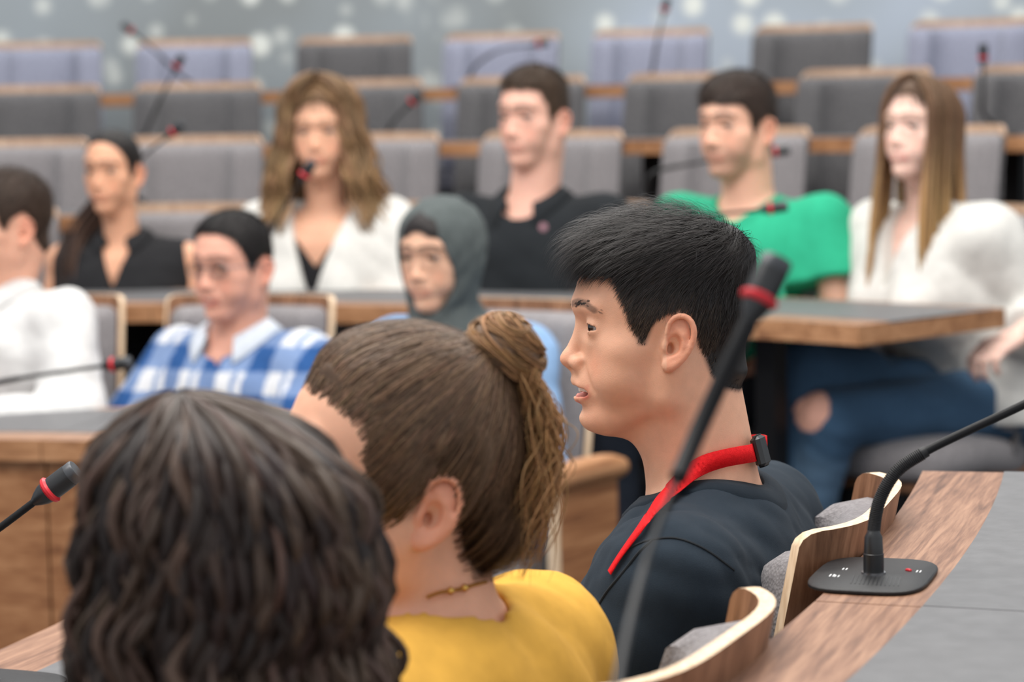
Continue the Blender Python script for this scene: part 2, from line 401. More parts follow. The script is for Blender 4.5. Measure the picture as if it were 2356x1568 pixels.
chA = [chair_far(px, RC[0], 0, 'grey chair with pale wooden rim ' + s) for px, s in ((95, 'behind the man in the white shirt'), (590, 'behind the man with glasses and plaid shirt'), (1215, 'behind the woman in the dark headscarf'))]
chB = [chair_far(px, RC[1], 1, 'grey chair ' + s) for px, s in ((-40, 'at the left edge of the picture, beside the woman with the ponytail'), (425, 'empty, right beside the woman with the ponytail'), (870, 'behind the woman with curly hair in white'), (1345, 'behind the man in the black polo'),
                                                             (1800, 'behind the man in the green shirt'), (2250, 'under the woman in ripped jeans'))]
for i, px in enumerate((50, 455, 865, 1290, 1720, 2170)):
    chair_far(px, RC[2], 2, 'empty grey chair in the first row behind the seated people, ' + ORD[i])
for i, px in enumerate((90, 465, 840, 1215, 1605, 2010, 2425)):
    chair_far(px, RC[3], 3, 'empty dark grey chair in the second highest row, ' + ORD[i], 'dark_fabric')
for i, (px, fb) in enumerate(((105, 'lilac_fabric'), (455, 'lilac_fabric'), (825, 'dark_fabric'), (1165, 'lilac_fabric'), (1510, 'lilac_fabric'), (1885, 'dark_fabric'), (2250, 'lilac_fabric'))):
    chair_far(px, RC[4], 4, ('pale lilac' if fb[0] == 'l' else 'dark grey') + ' chair in the highest row at the wall, ' + ORD[i], fb)
def chair_near(y, label, dx=0):
    R = 6.945; a = aN(y, R); return chair((CN[0] + R * math.cos(a) + dx, y), math.atan2(CN[1] - y, CN[0] - (CN[0] + R * math.cos(a) + dx)), 0, label, 'rim')
chMan = chair_near(2.48, 'grey chair with curved plywood back behind the man with the red lanyard', .06)
chYel = chair_near(1.85, 'grey chair with curved plywood back behind the woman in yellow', .07)
chCur = chair_near(1.27, 'grey chair under the woman with dark curly hair in the foreground')

# side panel with rounded arm at the end of the scarf woman's row
q = Pz(1345, 1085, .63)
er = empty('armrest_panel', (q[0], q[1], 0), math.atan2(CF[1] - q[1], CF[0] - q[0]), 'wooden side panel with rounded armrest beside the woman in the headscarf', 'armrest')
MB().box((0, 0, .305), (.20, .025, .61), bev=.003).obj('panel', 'walnut_panel', er)
MB().box((.107, 0, .305), (.012, .027, .61), bev=.002).obj('front_edge', 'birch_edge', er)
MB().tube([(x, 0, .625 + .006 * math.sin((x + .13) * 12)) for x in np.linspace(-.13, .15, 9)], [.02, .028, .03, .03, .03, .03, .03, .028, .018], 12).obj('armrest', 'desk_edge', er, True)

# ------------------------------------------------------------------ gooseneck microphones
def mic(path, label, base=True, hl=.06, hr=.0125, srad=.0042, plate_rz=0, group=None, detail=False, flip=False):
    path = np.asarray(path, float); p0 = path[0]
    root = empty('microphone', p0, 0, label, 'microphone', group); path = path - p0
    if base:
        pr = []
        n = 36; a_, b_ = (.056, .082); V = []
        for z, k in ((0, 1), (.0022, 1), (.0034, .975)):
            for i in range(n):
                t = 2 * math.pi * i / n; c, s_ = math.cos(t), math.sin(t)
                x, y = a_ * k * math.copysign(abs(c) ** .55, c), b_ * k * math.copysign(abs(s_) ** .55, s_)
                ca, sa = math.cos(plate_rz), math.sin(plate_rz); V.append((x * ca - y * sa, x * sa + y * ca, z + .0016))
        F = [tuple(range(n - 1, -1, -1)), tuple(range(2 * n, 3 * n))] + [(l * n + i, l * n + (i + 1) % n, l * n + n + (i + 1) % n, l * n + n + i) for l in range(2) for i in range(n)]
        bp = MB().add(V, F).obj('base_plate', 'rubber_black', root, True)
        if detail:
            ca, sa = math.cos(plate_rz), math.sin(plate_rz)
            at = lambda u, w, z=.0056: (u * ca - w * sa, u * sa + w * ca, z)
            MB().box(at(.030, .020), (.004, .007, .003), plate_rz + .9, bev=.001).obj('button', 'red_ring', bp)
            for (u, w, l) in ((.040, .018, .009), (-.036, -.020, .010), (-.031, -.022, .008), (-.030, .014, .008)):
                for dk in (-.0016, .0016): MB().box(at(u + dk, w, .0052), (.0012, l, .0004), plate_rz).obj('printed_mark', 'white_print', bp)
            for i in range(12):
                MB().box(at(-.014 + .004 * i, -.034, .0051), (.0012, .045 - .001 * abs(i - 6), .0005), plate_rz + .1).obj('slot', 'black_plastic', bp)
        MB().lathe([(.0115, .004), (.0115, .0066)], n=20).obj('ferrule', 'chrome', root, True)
        MB().lathe([(.0098, .005), (.0098, .024), (.0093, .0245), (.0085, .040), (.0065, .044), (.0055, .046)], n=20).obj('socket', 'black_plastic', root, True)
        path = np.vstack([[0, 0, .03], path[1:]])
    pts = spline(path, 60); d = pts[-1] - pts[-2]; d /= np.linalg.norm(d)
    nk = MB().tube(pts[:36], srad * (.62 if flip else 1.35), 10).obj('gooseneck', 'rubber_black', root, True)
    if detail:
        for i in range(4, 34):
            for s_ in (0, .5):
                c = pts[i] * (1 - s_) + pts[i + 1] * s_; t = pts[i + 1] - pts[i]; t /= np.linalg.norm(t)
                MB().lathe([(srad * 1.3, -.0012), (srad * 1.52, -.0004), (srad * 1.52, .0004), (srad * 1.3, .0012)], c, 10, t).obj('coil', 'rubber_black', nk, True)
    if flip: MB().tube(pts[34:46], srad * .62, 10).obj('stem', 'black_metal', root, True)
    MB().tube(pts[(44 if flip else 34):], srad * (1.5 if flip else 1), 10).obj('stem', 'black_metal', root, True)
    e = pts[-1]
    hd = MB().lathe([(srad, -.002), (hr * .62, .004), (hr * .9, .012), (hr, .02), (hr, hl * .83)], e, 20, d).obj('head', 'black_plastic', root, True)
    MB().lathe([(hr, hl * .30), (hr * 1.2, hl * .34), (hr * 1.22, hl * .39), (hr, hl * .43)], e, 20, d).obj('ring', 'red_ring', hd, True)
    MB().lathe([(hr * .97, hl * .83), (hr * .99, hl * .97), (hr * .9, hl), (hr * .3, hl * 1.005)], e, 20, d).obj('grille', 'mic_grille', hd, True)
    if detail or hr > .0126:
        u = np.cross(d, (0, 0, 1)); u /= np.linalg.norm(u); w = np.cross(d, u)
        for i in range(14):
            t = 2 * math.pi * i / 14; o = (math.cos(t) * u + math.sin(t) * w)
            MB().tube([e + o * hr * .99 + d * hl * .9, e + o * hr * .99 + d * hl * 1.0], .0011, 6).obj('slot', 'black_plastic', hd)
    return root
# microphone on the desk behind the man; its neck leaves the picture on the right
b0 = Pz(2010, 1330, DT + STEP); dM = (b0 - CAM) @ FV
mp = [b0] + [P(x, y, dM + dd) for x, y, dd in ((2011, 1215, 0), (2024, 1150, 0), (2062, 1085, 0), (2122, 1043, 0), (2200, 1003, .0), (2356, 930, 0), (2480, 868, .0))]
mic(mp, 'black gooseneck microphone standing on the walnut desk behind the man', plate_rz=rad(-18.5), detail=True)
b1 = np.array([-.585, 2.60, DT])
mic([b1] + [P(x, y, d) for x, y, d in ((-62, 1440, 2.58), (-82, 1320, 2.57), (-52, 1248, 2.565), (0, 1213, 2.56), (80, 1153, 2.555))], 'sharp black microphone with red ring at the left edge of the picture', hl=.0575, hr=.0126, plate_rz=1.2, detail=False)
b2 = np.array([.055, 1.16, DT + STEP])
mic([b2, P(1412, 1700, 1.2), P(1425, 1540, 1.27), P(1490, 1280, 1.40), P(1590, 1030, 1.49), P(1722, 742, 1.51)], 'blurred tall microphone crossing in front of the man', hl=.046, hr=.0105, srad=.0038, plate_rz=1.2, flip=True)
def farmic(k, pts, label, R=None, hl=.06):
    """pts: pixel points of the neck from desk to head; the foot stands on desk k"""
    r0 = (1.66, 2.72, 3.62, 4.52, 5.42)[k] + .07; zt = DT + STEP * k
    q, a = ring_far(pts[0][0], r0, zt); d0 = proj(q)[2]
    mic([q] + [P(x, y, d0 - .02 * (i + 1)) for i, (x, y) in enumerate(pts[1:])], label, hl=hl, plate_rz=-a)
farmic(0, [(-120, 960), (-90, 900), (0, 878), (120, 858), (235, 842)], 'thin microphone in front of the man in the white shirt')
farmic(1, [(560, 690), (590, 600), (640, 500), (690, 420)], 'microphone in front of the mouth of the woman with curly hair')
farmic(1, [(1480, 720), (1500, 560), (1590, 505), (1750, 482)], 'small microphone before the chest of the man in green')
farmic(2, [(330, 480), (300, 420), (330, 360), (385, 315)], 'microphone on the desk behind the woman with the ponytail')
farmic(2, [(1480, 470), (1500, 400), (1600, 375), (1765, 352)], 'microphone beside the ear of the man in green')
farmic(3, [(330, 330), (350, 270), (375, 215), (400, 165)], 'dark microphone before the second highest row, at the left')
farmic(3, [(860, 350), (880, 320), (905, 280), (938, 245)], 'microphone above the shoulder of the woman with curly hair')
farmic(3, [(2290, 320), (2262, 260), (2262, 215), (2262, 150)], 'upright microphone at the right edge before the upper rows')
farmic(4, [(520, 230), (440, 190), (360, 120), (312, 80)], 'microphone before the highest row, at the left, bent to the left')
farmic(4, [(1080, 215), (1095, 150), (1150, 115), (1225, 103)], 'bent microphone before the highest row, above the man in the black polo')
farmic(4, [(1500, 210), (1505, 140), (1515, 80), (1526, 35)], 'upright microphone before the highest row, above the man in green')
# ------------------------------------------------------------------ implicit-surface modelling (smooth unions, surface nets)
def smin(a, b, k):
    if k <= 0: return np.minimum(a, b)
    h = np.maximum(k - np.abs(a - b), 0) / k
    return np.minimum(a, b) - h * h * (k * .25)
class Fld:
    def __init__(s, lo, hi, h):
        s.lo = np.asarray(lo, float); s.h = h; s.n = np.ceil((np.asarray(hi) - s.lo) / h).astype(int) + 1
        s.ax = [(s.lo[i] + h * np.arange(s.n[i])).astype(np.float32) for i in range(3)]
        s.F = np.full(s.n, 1e3, np.float32)
    def _sub(s, lo, hi):
        i0 = np.clip(np.floor((np.asarray(lo) - s.lo) / s.h).astype(int), 0, s.n); i1 = np.clip(np.ceil((np.asarray(hi) - s.lo) / s.h).astype(int) + 1, 0, s.n)
        sl = tuple(slice(a, b) for a, b in zip(i0, i1))
        return sl, s.ax[0][sl[0]][:, None, None], s.ax[1][sl[1]][None, :, None], s.ax[2][sl[2]][None, None, :]
    def _put(s, sl, d, k, op):
        if d.size == 0: return
        A = s.F[sl]
        s.F[sl] = smin(A, d, k) if op == '+' else -smin(-A, d, k) if op == '-' else A
    def ell(s, c, r, k=0, op='+', R=None):
        c = np.asarray(c, float); r = np.asarray(r, float); m = (r.max() if R is not None else r) + k + 3 * s.h
        sl, X, Y, Z = s._sub(c - m, c + m); X = X - np.float32(c[0]); Y = Y - np.float32(c[1]); Z = Z - np.float32(c[2])
        if R is not None:
            R = np.asarray(R); X, Y, Z = (X * R[0, j] + Y * R[1, j] + Z * R[2, j] for j in range(3))
        q0 = np.sqrt((X / r[0]) ** 2 + (Y / r[1]) ** 2 + (Z / r[2]) ** 2); q1 = np.sqrt((X / r[0] ** 2) ** 2 + (Y / r[1] ** 2) ** 2 + (Z / r[2] ** 2) ** 2) + 1e-9
        s._put(sl, (q0 * (q0 - 1) / q1).astype(np.float32), k, op); return s
    def cap(s, a, b, ra, rb=None, k=0, op='+'):
        a = np.asarray(a, float); b = np.asarray(b, float); rb = ra if rb is None else rb; m = max(ra, rb) + k + 3 * s.h
        sl, X, Y, Z = s._sub(np.minimum(a, b) - m, np.maximum(a, b) + m); d = b - a; L = d @ d + 1e-12
        X = X - np.float32(a[0]); Y = Y - np.float32(a[1]); Z = Z - np.float32(a[2])
        t = np.clip((X * d[0] + Y * d[1] + Z * d[2]) / L, 0, 1).astype(np.float32)
        D = np.sqrt((X - t * d[0]) ** 2 + (Y - t * d[1]) ** 2 + (Z - t * d[2]) ** 2) - (ra + (rb - ra) * t)
        s._put(sl, D.astype(np.float32), k, op); return s
    def chain(s, pts, rad, k=0, op='+'):
        rad = np.broadcast_to(rad, (len(pts),))
        for i in range(len(pts) - 1): s.cap(pts[i], pts[i + 1], rad[i], rad[i + 1], k, op)
        return s
    def half(s, p, n, k=0, op='-', rng=None):
        """cut away the half space in front of plane (p, n), inside a ball of radius rng"""
        p = np.asarray(p, float); n = np.asarray(n, float) / np.linalg.norm(n)
        lo, hi = (p - rng, p + rng) if rng else (s.lo, s.lo + s.h * s.n)
        sl, X, Y, Z = s._sub(lo, hi)
        D = -((X - p[0]) * n[0] + (Y - p[1]) * n[1] + (Z - p[2]) * n[2])
        if rng: D = np.maximum(D, np.sqrt((X - p[0]) ** 2 + (Y - p[1]) ** 2 + (Z - p[2]) ** 2) - rng)
        s._put(sl, D.astype(np.float32), k, op); return s
    def gen(s, lo, hi, fn, k=0, op='+'):
        sl, X, Y, Z = s._sub(lo, hi); s._put(sl, np.broadcast_to(fn(X, Y, Z), s.F[sl].shape).astype(np.float32), k, op); return s
    def waves(s, amp, freq, seed, n=7, aniso=(1, 1, 1)):
        rg = np.random.RandomState(seed); X, Y, Z = s.ax[0][:, None, None], s.ax[1][None, :, None], s.ax[2][None, None, :]
        near = np.abs(s.F) < amp * 6 + 3 * s.h
        I = np.nonzero(near); x, y, z = s.ax[0][I[0]], s.ax[1][I[1]], s.ax[2][I[2]]; tot = 0
        for i in range(n):
            d = rg.normal(size=3) * np.asarray(aniso); d /= np.linalg.norm(d); f = freq * (.6 + 1.1 * rg.rand()); p = rg.rand() * 6.28
            e = rg.normal(size=3); e /= np.linalg.norm(e)
            w = np.sin(f * (x * d[0] + y * d[1] + z * d[2]) + p + 1.4 * np.sin(f * .45 * (x * e[0] + y * e[1] + z * e[2]) + p * 2))
            tot = tot + (1 - 2 * np.abs(w) ** .8) / n ** .6
        s.F[I] += (amp * tot).astype(np.float32); return s
    def nets(s, smooth=0):
        F = s.F; S = F < 0; n = F.shape
        cnt = np.zeros(tuple(x - 1 for x in n), np.int8)
        for i in (0, 1):
            for j in (0, 1):
                for k in (0, 1): cnt += S[i:n[0] - 1 + i, j:n[1] - 1 + j, k:n[2] - 1 + k]
        act = (cnt > 0) & (cnt < 8); idx = np.full(act.shape, -1, np.int64); C = np.argwhere(act); idx[act] = np.arange(len(C))
        acc = np.zeros((len(C), 3)); num = np.zeros(len(C)); cor = [(i, j, k) for i in (0, 1) for j in (0, 1) for k in (0, 1)]
        val = {c: F[C[:, 0] + c[0], C[:, 1] + c[1], C[:, 2] + c[2]] for c in cor}
        for c in cor:
            for ax in range(3):
                if c[ax] == 0:
                    e = list(c); e[ax] = 1; a, b = val[c], val[tuple(e)]; m = (a < 0) != (b < 0); t = a[m] / (a[m] - b[m])
                    p = np.tile(np.array(c, float), (m.sum(), 1)); p[:, ax] = t; acc[m] += p; num[m] += 1
        V = (C + acc / num[:, None]) * s.h + s.lo; Q = []
        for ax in range(3):
            sl0 = [slice(None)] * 3; sl1 = [slice(None)] * 3; sl0[ax] = slice(0, -1); sl1[ax] = slice(1, None)
            a, b = S[tuple(sl0)], S[tuple(sl1)]; E = np.argwhere(a != b); u, w = [i for i in range(3) if i != ax]
            ok = (E[:, u] > 0) & (E[:, w] > 0) & (E[:, u] < n[u] - 1) & (E[:, w] < n[w] - 1); E = E[ok]
            ins = a[tuple(E.T)]
            def at(du, dw):
                e = E.copy(); e[:, u] += du; e[:, w] += dw; return idx[tuple(e.T)]
            q = np.stack([at(-1, -1), at(0, -1), at(0, 0), at(-1, 0)], 1); flip = ins if ax != 1 else ~ins
            q[~flip] = q[~flip][:, ::-1]; Q.append(q)
        Q = np.concatenate(Q); Q = Q[(Q >= 0).all(1)]
        for _ in range(smooth):
            e0 = np.concatenate([Q[:, 0], Q[:, 1], Q[:, 2], Q[:, 3]]); e1 = np.concatenate([Q[:, 1], Q[:, 2], Q[:, 3], Q[:, 0]])
            i0 = np.concatenate([e0, e1]); i1 = np.concatenate([e1, e0]); dg = np.bincount(i0, minlength=len(V)) + 1e-9
            V = V * .5 + .5 * np.stack([np.bincount(i0, V[i1, j], minlength=len(V)) for j in range(3)], 1) / dg[:, None]
        return V, Q
def segd(p, a, b):
    a = np.asarray(a, float); b = np.asarray(b, float); d = b - a; t = np.clip((p - a) @ d / (d @ d + 1e-12), 0, 1); return np.linalg.norm(p - a - t[:, None] * d, axis=1)
def chaind(p, pts): return np.min([segd(p, pts[i], pts[i + 1]) for i in range(len(pts) - 1)], 0)
def sstep(x, a, b): t = np.clip((x - a) / (b - a), 0, 1); return t * t * (3 - 2 * t)
def inpoly(x, z, poly):
    c = np.zeros(len(x), bool); n = len(poly)
    for i in range(n):
        x0, z0 = poly[i]; x1, z1 = poly[(i + 1) % n]
        c ^= ((z0 > z) != (z1 > z)) & (x < (x1 - x0) * (z - z0) / (z1 - z0 + 1e-9) + x0)
    return c
def polyd(x, z, poly):
    p = np.stack([x, z], 1); d = 1e9
    for i in range(len(poly)):
        a = np.array(poly[i], float); b = np.array(poly[(i + 1) % len(poly)], float); e = b - a
        t = np.clip((p - a) @ e / (e @ e + 1e-9), 0, 1); d = np.minimum(d, np.linalg.norm(p - a - t[:, None] * e, axis=1))
    return np.where(inpoly(x, z, poly), -d, d)

def crspline(pts, n):
    p = np.asarray(pts, float); p = np.vstack([2 * p[0] - p[1], p, 2 * p[-1] - p[-2]]); out = []
    for t in np.linspace(0, len(p) - 3 - 1e-6, n):
        i = int(t); u = t - i; a, b, c, d = p[i:i + 4]; out.append(.5 * (2 * b + (c - a) * u + (2 * a - 5 * b + 4 * c - d) * u * u + (3 * b - a - 3 * c + d) * u ** 3))
    return np.array(out)
# ------------------------------------------------------------------ heads (millimetres, +x forward, +y left, +z up, origin between the ears)
DEF = dict(cheek=0, jaw=0, chin=0, nose=0, lipf=0, smile=.3, open=0, wide=0, eye=1.0, brow=0, neck=58, earout=0)
def head_field(h, pr, lo, hi, neck):
    """neck: list of capsules (a, b, ra, rb, k) in head millimetres"""
    f = Fld(lo, hi, h); w = pr['wide']
    f.ell((14, 0, 48), (94, 75 + w, 84))
    f.ell((46, 0, 0), (54, 57 + w, 60), 20)
    f.ell((58, 0, -46), (42, 40 + w * .6 + pr['jaw'] * .5, 42), 22)
    f.ell((81 + pr['chin'] * .4, 0, -81.5), (21 + pr['chin'] * .3, 22 + pr['chin'], 16.5), 16)
    for s in (-1, 1):
        f.cap((14, s * (45 + w + pr['jaw']), -52), (68, s * (15 + pr['chin']), -80), 14, 14, 20)
        f.cap((4, s * (53 + w), -8), (12, s * (47 + w + pr['jaw']), -48), 17, 15, 20)
        f.ell((55, s * (46 + w), -3), (25, 20, 17), 20)
        f.ell((57, s * (37 + w + pr['cheek'] * .5), -34), (27, 19 + pr['cheek'], 23), 22)
        f.cap((101, s * 9, 43), (86, s * 42, 44), 8 + pr['brow'], 7, 14)
        f.ell((106, s * 32, 20), (12, 18, 9.5), 14, '-')
    f.cap((56, 0, -80), (14, 0, -98), 15, 28, 22)
    for a, b, ra, rb, k in neck: f.cap(a, b, ra, rb, k)
    # nose
    n = pr['nose']
    f.cap((97.5, 0, 24), (110 + n, 0, -10), 5.5, 8.5, 9)
    f.ell((113 + n, 0, -17), (11, 10.5, 9.5), 6)
    for s in (-1, 1): f.ell((103.5 + n * .5, s * 12.5, -20), (11, 7, 8), 5)
    f.cap((112 + n * .7, 0, -24), (103, 0, -30), 4.5, 5.5, 4)
    for s in (-1, 1): f.ell((108.5 + n * .6, s * 6.3, -28), (6, 3.2, 4), 2, '-')
    # mouth
    zc = -49.5 + 3 * pr['smile']; L = pr['lipf']
    f.ell((92, 0, -42), (15, 25, 24), 14)
    ul = pr.get('uplip', 0); mc = pr.get('mouthx', 0); up = [(92 - mc, -25 - mc, zc), (101, -14, -45.5 + ul), (105, -4, -42.5 + ul), (105, 4, -42.5 + ul), (101, 14, -45.5 + ul), (92 - mc, 25 + mc, zc)]
    o_ = pr['open']; lw = [(92 - mc, -24 - mc, zc - 1.5), (98, -13, -55 - o_ * .85), (101, 0, -57.5 - o_), (98, 13, -55 - o_ * .85), (92 - mc, 24 + mc, zc - 1.5)]
    f.chain(up, [2, 4.2 + L, 4.8 + L, 4.8 + L, 4.2 + L, 2], 4)
    f.chain(lw, [2, 4.8 + L, 5.6 + L, 4.8 + L, 2], 4)
    f.ell((97, 0, -50 - pr['open'] * .4), (17, 23 + mc, pr.get('gap', 1.0 + pr['open'] * .8)), 1.5, '-')
    f.ell((105, 0, -70 - o_ * .3), (5, 18, 4.5), 8, '-')
    for s in (-1, 1):
        f.cap((100.5, s * 21, -22), (92, s * 34, -50), .6 + .7 * pr['smile'], .6, 8, '-')
        # lids around the eyeball
        f.ell((84.5, s * 32, 21), (14.2, 15.5, 13.6), 5)
        ro = .0
        f.ell((93.5, s * 33.3, 20.4), (12.5, 14.2, 4.1 * pr['eye']), 1.0, '-')
        f.ell((84.5, s * 32, 21), (11.9, 11.9, 11.9), 0, '-')
        # ear
        e = pr['earout']; yo = 69 + w
        ex, ez = pr.get('earx', 0), pr.get('earz', 0); E = lambda x, y, z: (x + ex, s * (yo + y), z + ez)
        f.ell(E(-2, 4.5 + e * .5, 4), (15, 6, 27), 6, R=Matrix.Rotation(-.22, 3, 'Y') @ Matrix.Rotation(-s * .32, 3, 'Z'))
        f.ell(E(1.5, 14 + e * .5, -1), (10.5, 12, 16), 1.0, '-', R=Matrix.Rotation(-.15, 3, 'Y'))
        f.chain(crspline([E(9, 5, 2), E(8, 7, 16), E(4, 8.5 + e * .4, 27), E(-5, 10.5 + e * .7, 32.5), E(-15, 12.5 + e, 29), E(-20, 13.5 + e, 18), E(-19, 12.5 + e, 5), E(-13, 10.5 + e, -8), E(-4, 8 + e * .6, -18), E(4, 6, -23)], 22), np.interp(np.linspace(0, 9, 22), range(10), [2.2, 2.5, 2.7, 3.0, 3.2, 3.2, 3.1, 3.4, 4.2, 5]), 1.6)
        f.chain([E(-2, 7 + e * .5, 20), E(-9, 9 + e * .7, 12), E(-11, 9.5 + e * .7, 1), E(-6, 8 + e * .5, -10), E(2, 6.5, -13)], [2, 2.6, 2.8, 2.6, 2.8], 3)
        f.ell(E(6, 5, -21), (7.5, 5, 8), 3)
        f.ell(E(9.5, 5, -1), (4, 4, 6.5), 3)
        f.ell(E(3.5, 3, -3), (4, 10, 6), 1.5, '-')
    return f, up, lw
def skin_cols(V, pr, sk, up, lw, scalp=None, haircol=(.02, .015, .012), browcol=None, stubble=0, browpts=None):
    c = np.tile(np.array(sk, float), (len(V), 1)); x, y, z = V.T; ay = np.abs(y)
    def mixc(m, col): c[:] = c * (1 - m[:, None]) + np.array(col) * m[:, None]
    red = np.array(sk) * np.array([1.02, .74, .68])
    for ctr, r, a in (((88, 40, -20), 26, .45), ((118, 0, -17), 16, .5), ((88, 22, -78), 22, .15)):
        d = np.sqrt((x - ctr[0]) ** 2 + (ay - ctr[1]) ** 2 + (z - ctr[2]) ** 2); mixc(a * (1 - sstep(d, 0, r)), red)
    ear = (ay > 74 + pr['wide']) & (x > -30) & (x < 16) & (z < 40) & (z > -34); mixc(ear * .62, red)
    if stubble:
        m = sstep(x, 25, 50) * (1 - sstep(z, -30, -12)) * sstep(z, -112, -100) * (1 - .6 * np.exp(-((x - 70) / 15) ** 2 - ((z + 25) / 14) ** 2)); mixc(stubble * m, np.array(sk) * .42)
    lipc = np.array(sk) * np.array([.84, .42, .46])
    du = chaind(V, up); dl = chaind(V, lw); tap = 1 - sstep(ay, 21 + pr.get('mouthx', 0), 28 + pr.get('mouthx', 0))
    m = np.maximum(1 - sstep(du, 4.4, 6.6), 1 - sstep(dl, 5.2, 7.4)) * tap * (x > 88); mixc(m * pr.get('lipc', .8), lipc)
    ins = (np.abs(z + 50 + pr['open'] * .5) < 2 + pr['open']) & (ay < 21) & (x < 99.5) & (x > 80); mixc(ins * 1.0 * (np.minimum(du, dl) > 4.2), (.10, .03, .03))
    bp = browpts or [(110, 9, 44), (106, 22, 47), (97, 38, 46.5), (88, 48, 41)]
    q = V.copy(); q[:, 1] = ay; q2 = q.copy(); q2[:, 0] *= .15; db = chaind(q2, [(a_ * .15, b_, c_) for a_, b_, c_ in bp]); mixc((1 - sstep(db, 2.6, 5.4)) * (pr.get('browa', .85)) * (x > 70), browcol if browcol is not None else haircol)
    el = ((q[:, 1] - 32.5) / 15.5) ** 2 + ((z - 20.9) / (5.6 * pr['eye'])) ** 2; er = np.hypot(np.hypot(x - 84.5, ay - 32), z - 21)
    mixc((1 - sstep(el, .75, 1.15)) * (x > 80) * (er < 15.2) * pr.get('lash', .6), (.03, .02, .018))
    if scalp is not None: mixc(1 - sstep(polyd(x, z, scalp), -3, 5), haircol)
    return c
def rotm(yaw, pitch=0, roll=0):
    """head-to-world rotation: +x forward; pitch lifts the chin, roll tips towards its own left"""
    return np.array(Matrix.Rotation(yaw, 3, 'Z') @ Matrix.Rotation(-pitch, 3, 'Y') @ Matrix.Rotation(-roll, 3, 'X'))
def eyeball(parent, c, R, sc_, gaze, iris, Hs):
    n1, n2 = 24, 17; V = []; cols = []; g = np.array(gaze, float); g /= np.linalg.norm(g)
    a = np.cross(g, (0, 0, 1.0)); a /= np.linalg.norm(a); b = np.cross(a, g)
    for j in range(n2):
        th = math.pi * j / (n2 - 1)
        for i in range(n1):
            ph = 2 * math.pi * i / n1; d = math.cos(th) * g + math.sin(th) * (math.cos(ph) * a + math.sin(ph) * b)
            V.append(np.array(c) + 11.9 * d * (1 + .04 * math.exp(-(th / .4) ** 2))); t = math.degrees(th)
            cols.append((.006, .005, .005) if t < 12 else iris if t < 37 else (.42, .38, .36))
    Q = [(j * n1 + i, j * n1 + n1 + i, j * n1 + n1 + (i + 1) % n1, j * n1 + (i + 1) % n1) for j in range(n2 - 1) for i in range(n1)]
    V = (np.array(V) * .001 * sc_) @ R.T + Hs
    return obj('eye', meshdata('eye', V, Q, cols=np.array(cols)), 'eye', parent)

def ribbons(paths, width, nrm, cols, taper=True):
    """paths (n, m, 3), nrm (n, m, 3) outward; flat strands; returns V, Q, C"""
    n, m, _ = paths.shape; t = np.gradient(paths, axis=1); s = np.cross(t, nrm); s /= np.linalg.norm(s, axis=2)[..., None] + 1e-9
    w = np.linspace(1, .12, m)[None, :, None] * width if taper else width
    V = np.stack([paths - s * w, paths + s * w], 2).reshape(-1, 3)
    b = (np.arange(n) * m * 2)[:, None] + (np.arange(m - 1) * 2)[None]; b = b.ravel()
    Q = np.stack([b, b + 1, b + 3, b + 2], 1); return V, Q, np.repeat(cols, m * 2, axis=0)
def tubes(paths, rad, cols, sides=5, flat=.6):
    n, m, _ = paths.shape; t = np.gradient(paths, axis=1); t /= np.linalg.norm(t, axis=2)[..., None] + 1e-9
    ref = np.zeros_like(t); ref[..., 0] = .3; ref[..., 1] = .95; s = np.cross(t, ref); s /= np.linalg.norm(s, axis=2)[..., None] + 1e-9; u = np.cross(t, s)
    rad = np.broadcast_to(rad, (n, m))[..., None]; V = []
    for i in range(sides):
        a = 2 * math.pi * i / sides; V.append(paths + rad * (math.cos(a) * s * flat + math.sin(a) * u))
    V = np.stack(V, 2).reshape(-1, 3); b = np.arange(n)[:, None, None] * m * sides + np.arange(m - 1)[None, :, None] * sides
    i = np.arange(sides)[None, None]; j = (i + 1) % sides
    Q = np.stack([b + i, b + j, b + sides + j, b + sides + i], 3).reshape(-1, 4); return V, Q, np.repeat(cols, m * sides, axis=0)
def join(parts):
    V = []; Q = []; C = []; n = 0
    for v, q, c in parts: V.append(v); Q.append(np.asarray(q) + n); C.append(c); n += len(v)
    return np.concatenate(V), np.concatenate(Q), np.concatenate(C)
def varcol(base, n, rg, a=.35):
    return np.clip(np.array(base)[None] * (1 + a * (rg.rand(n, 1) * 2 - 1)) * (1 + .12 * (rg.rand(n, 3) - .5)), 0, 1)
# ------------------------------------------------------------------ people
def hand_caps(W, d, up, side, curl, sp=1.0):
    """capsules of a hand: wrist W, direction d, back-of-hand normal up; side +1: thumb towards cross(up, d)"""
    d = np.asarray(d, float) / np.linalg.norm(d); up = np.asarray(up, float); up = up - d * (up @ d); up /= np.linalg.norm(up); l = np.cross(up, d) * side
    out = []; R = lambda a, u, v: math.cos(a) * u + math.sin(a) * v
    for i, (o, L, Lf) in enumerate(((.027, .078, (.040, .024, .019)), (.009, .083, (.044, .027, .020)), (-.009, .079, (.041, .025, .019)), (-.026, .070, (.032, .019, .017)))):
        k = W + d * L + l * o; out.append((W + d * .012 + l * o * .6, k, .0135, .0115, .012)); p = k; a = curl * .5
        for j, q in enumerate(Lf):
            e = p + R(-a, d, up) * q + l * o * .04; out.append((p, e, .0092 - .0006 * j, .0086 - .0006 * j, .003)); p = e; a += curl * (1.0 if j == 0 else .8)
    b = W + d * .018 + l * .022 - up * .004; p1 = b + (d * .55 + l * .75 - up * .25) / 1.0 * .036; p2 = p1 + (d * .85 + l * .35 - up * .3 * (1 + curl)) * .032; p3 = p2 + (d * .9 + l * .05 - up * .35 * (1 + curl)) * .024
    out += [(b, p1, .013, .011, .01), (p1, p2, .0105, .0095, .003), (p2, p3, .0093, .008, .003)]
    return out

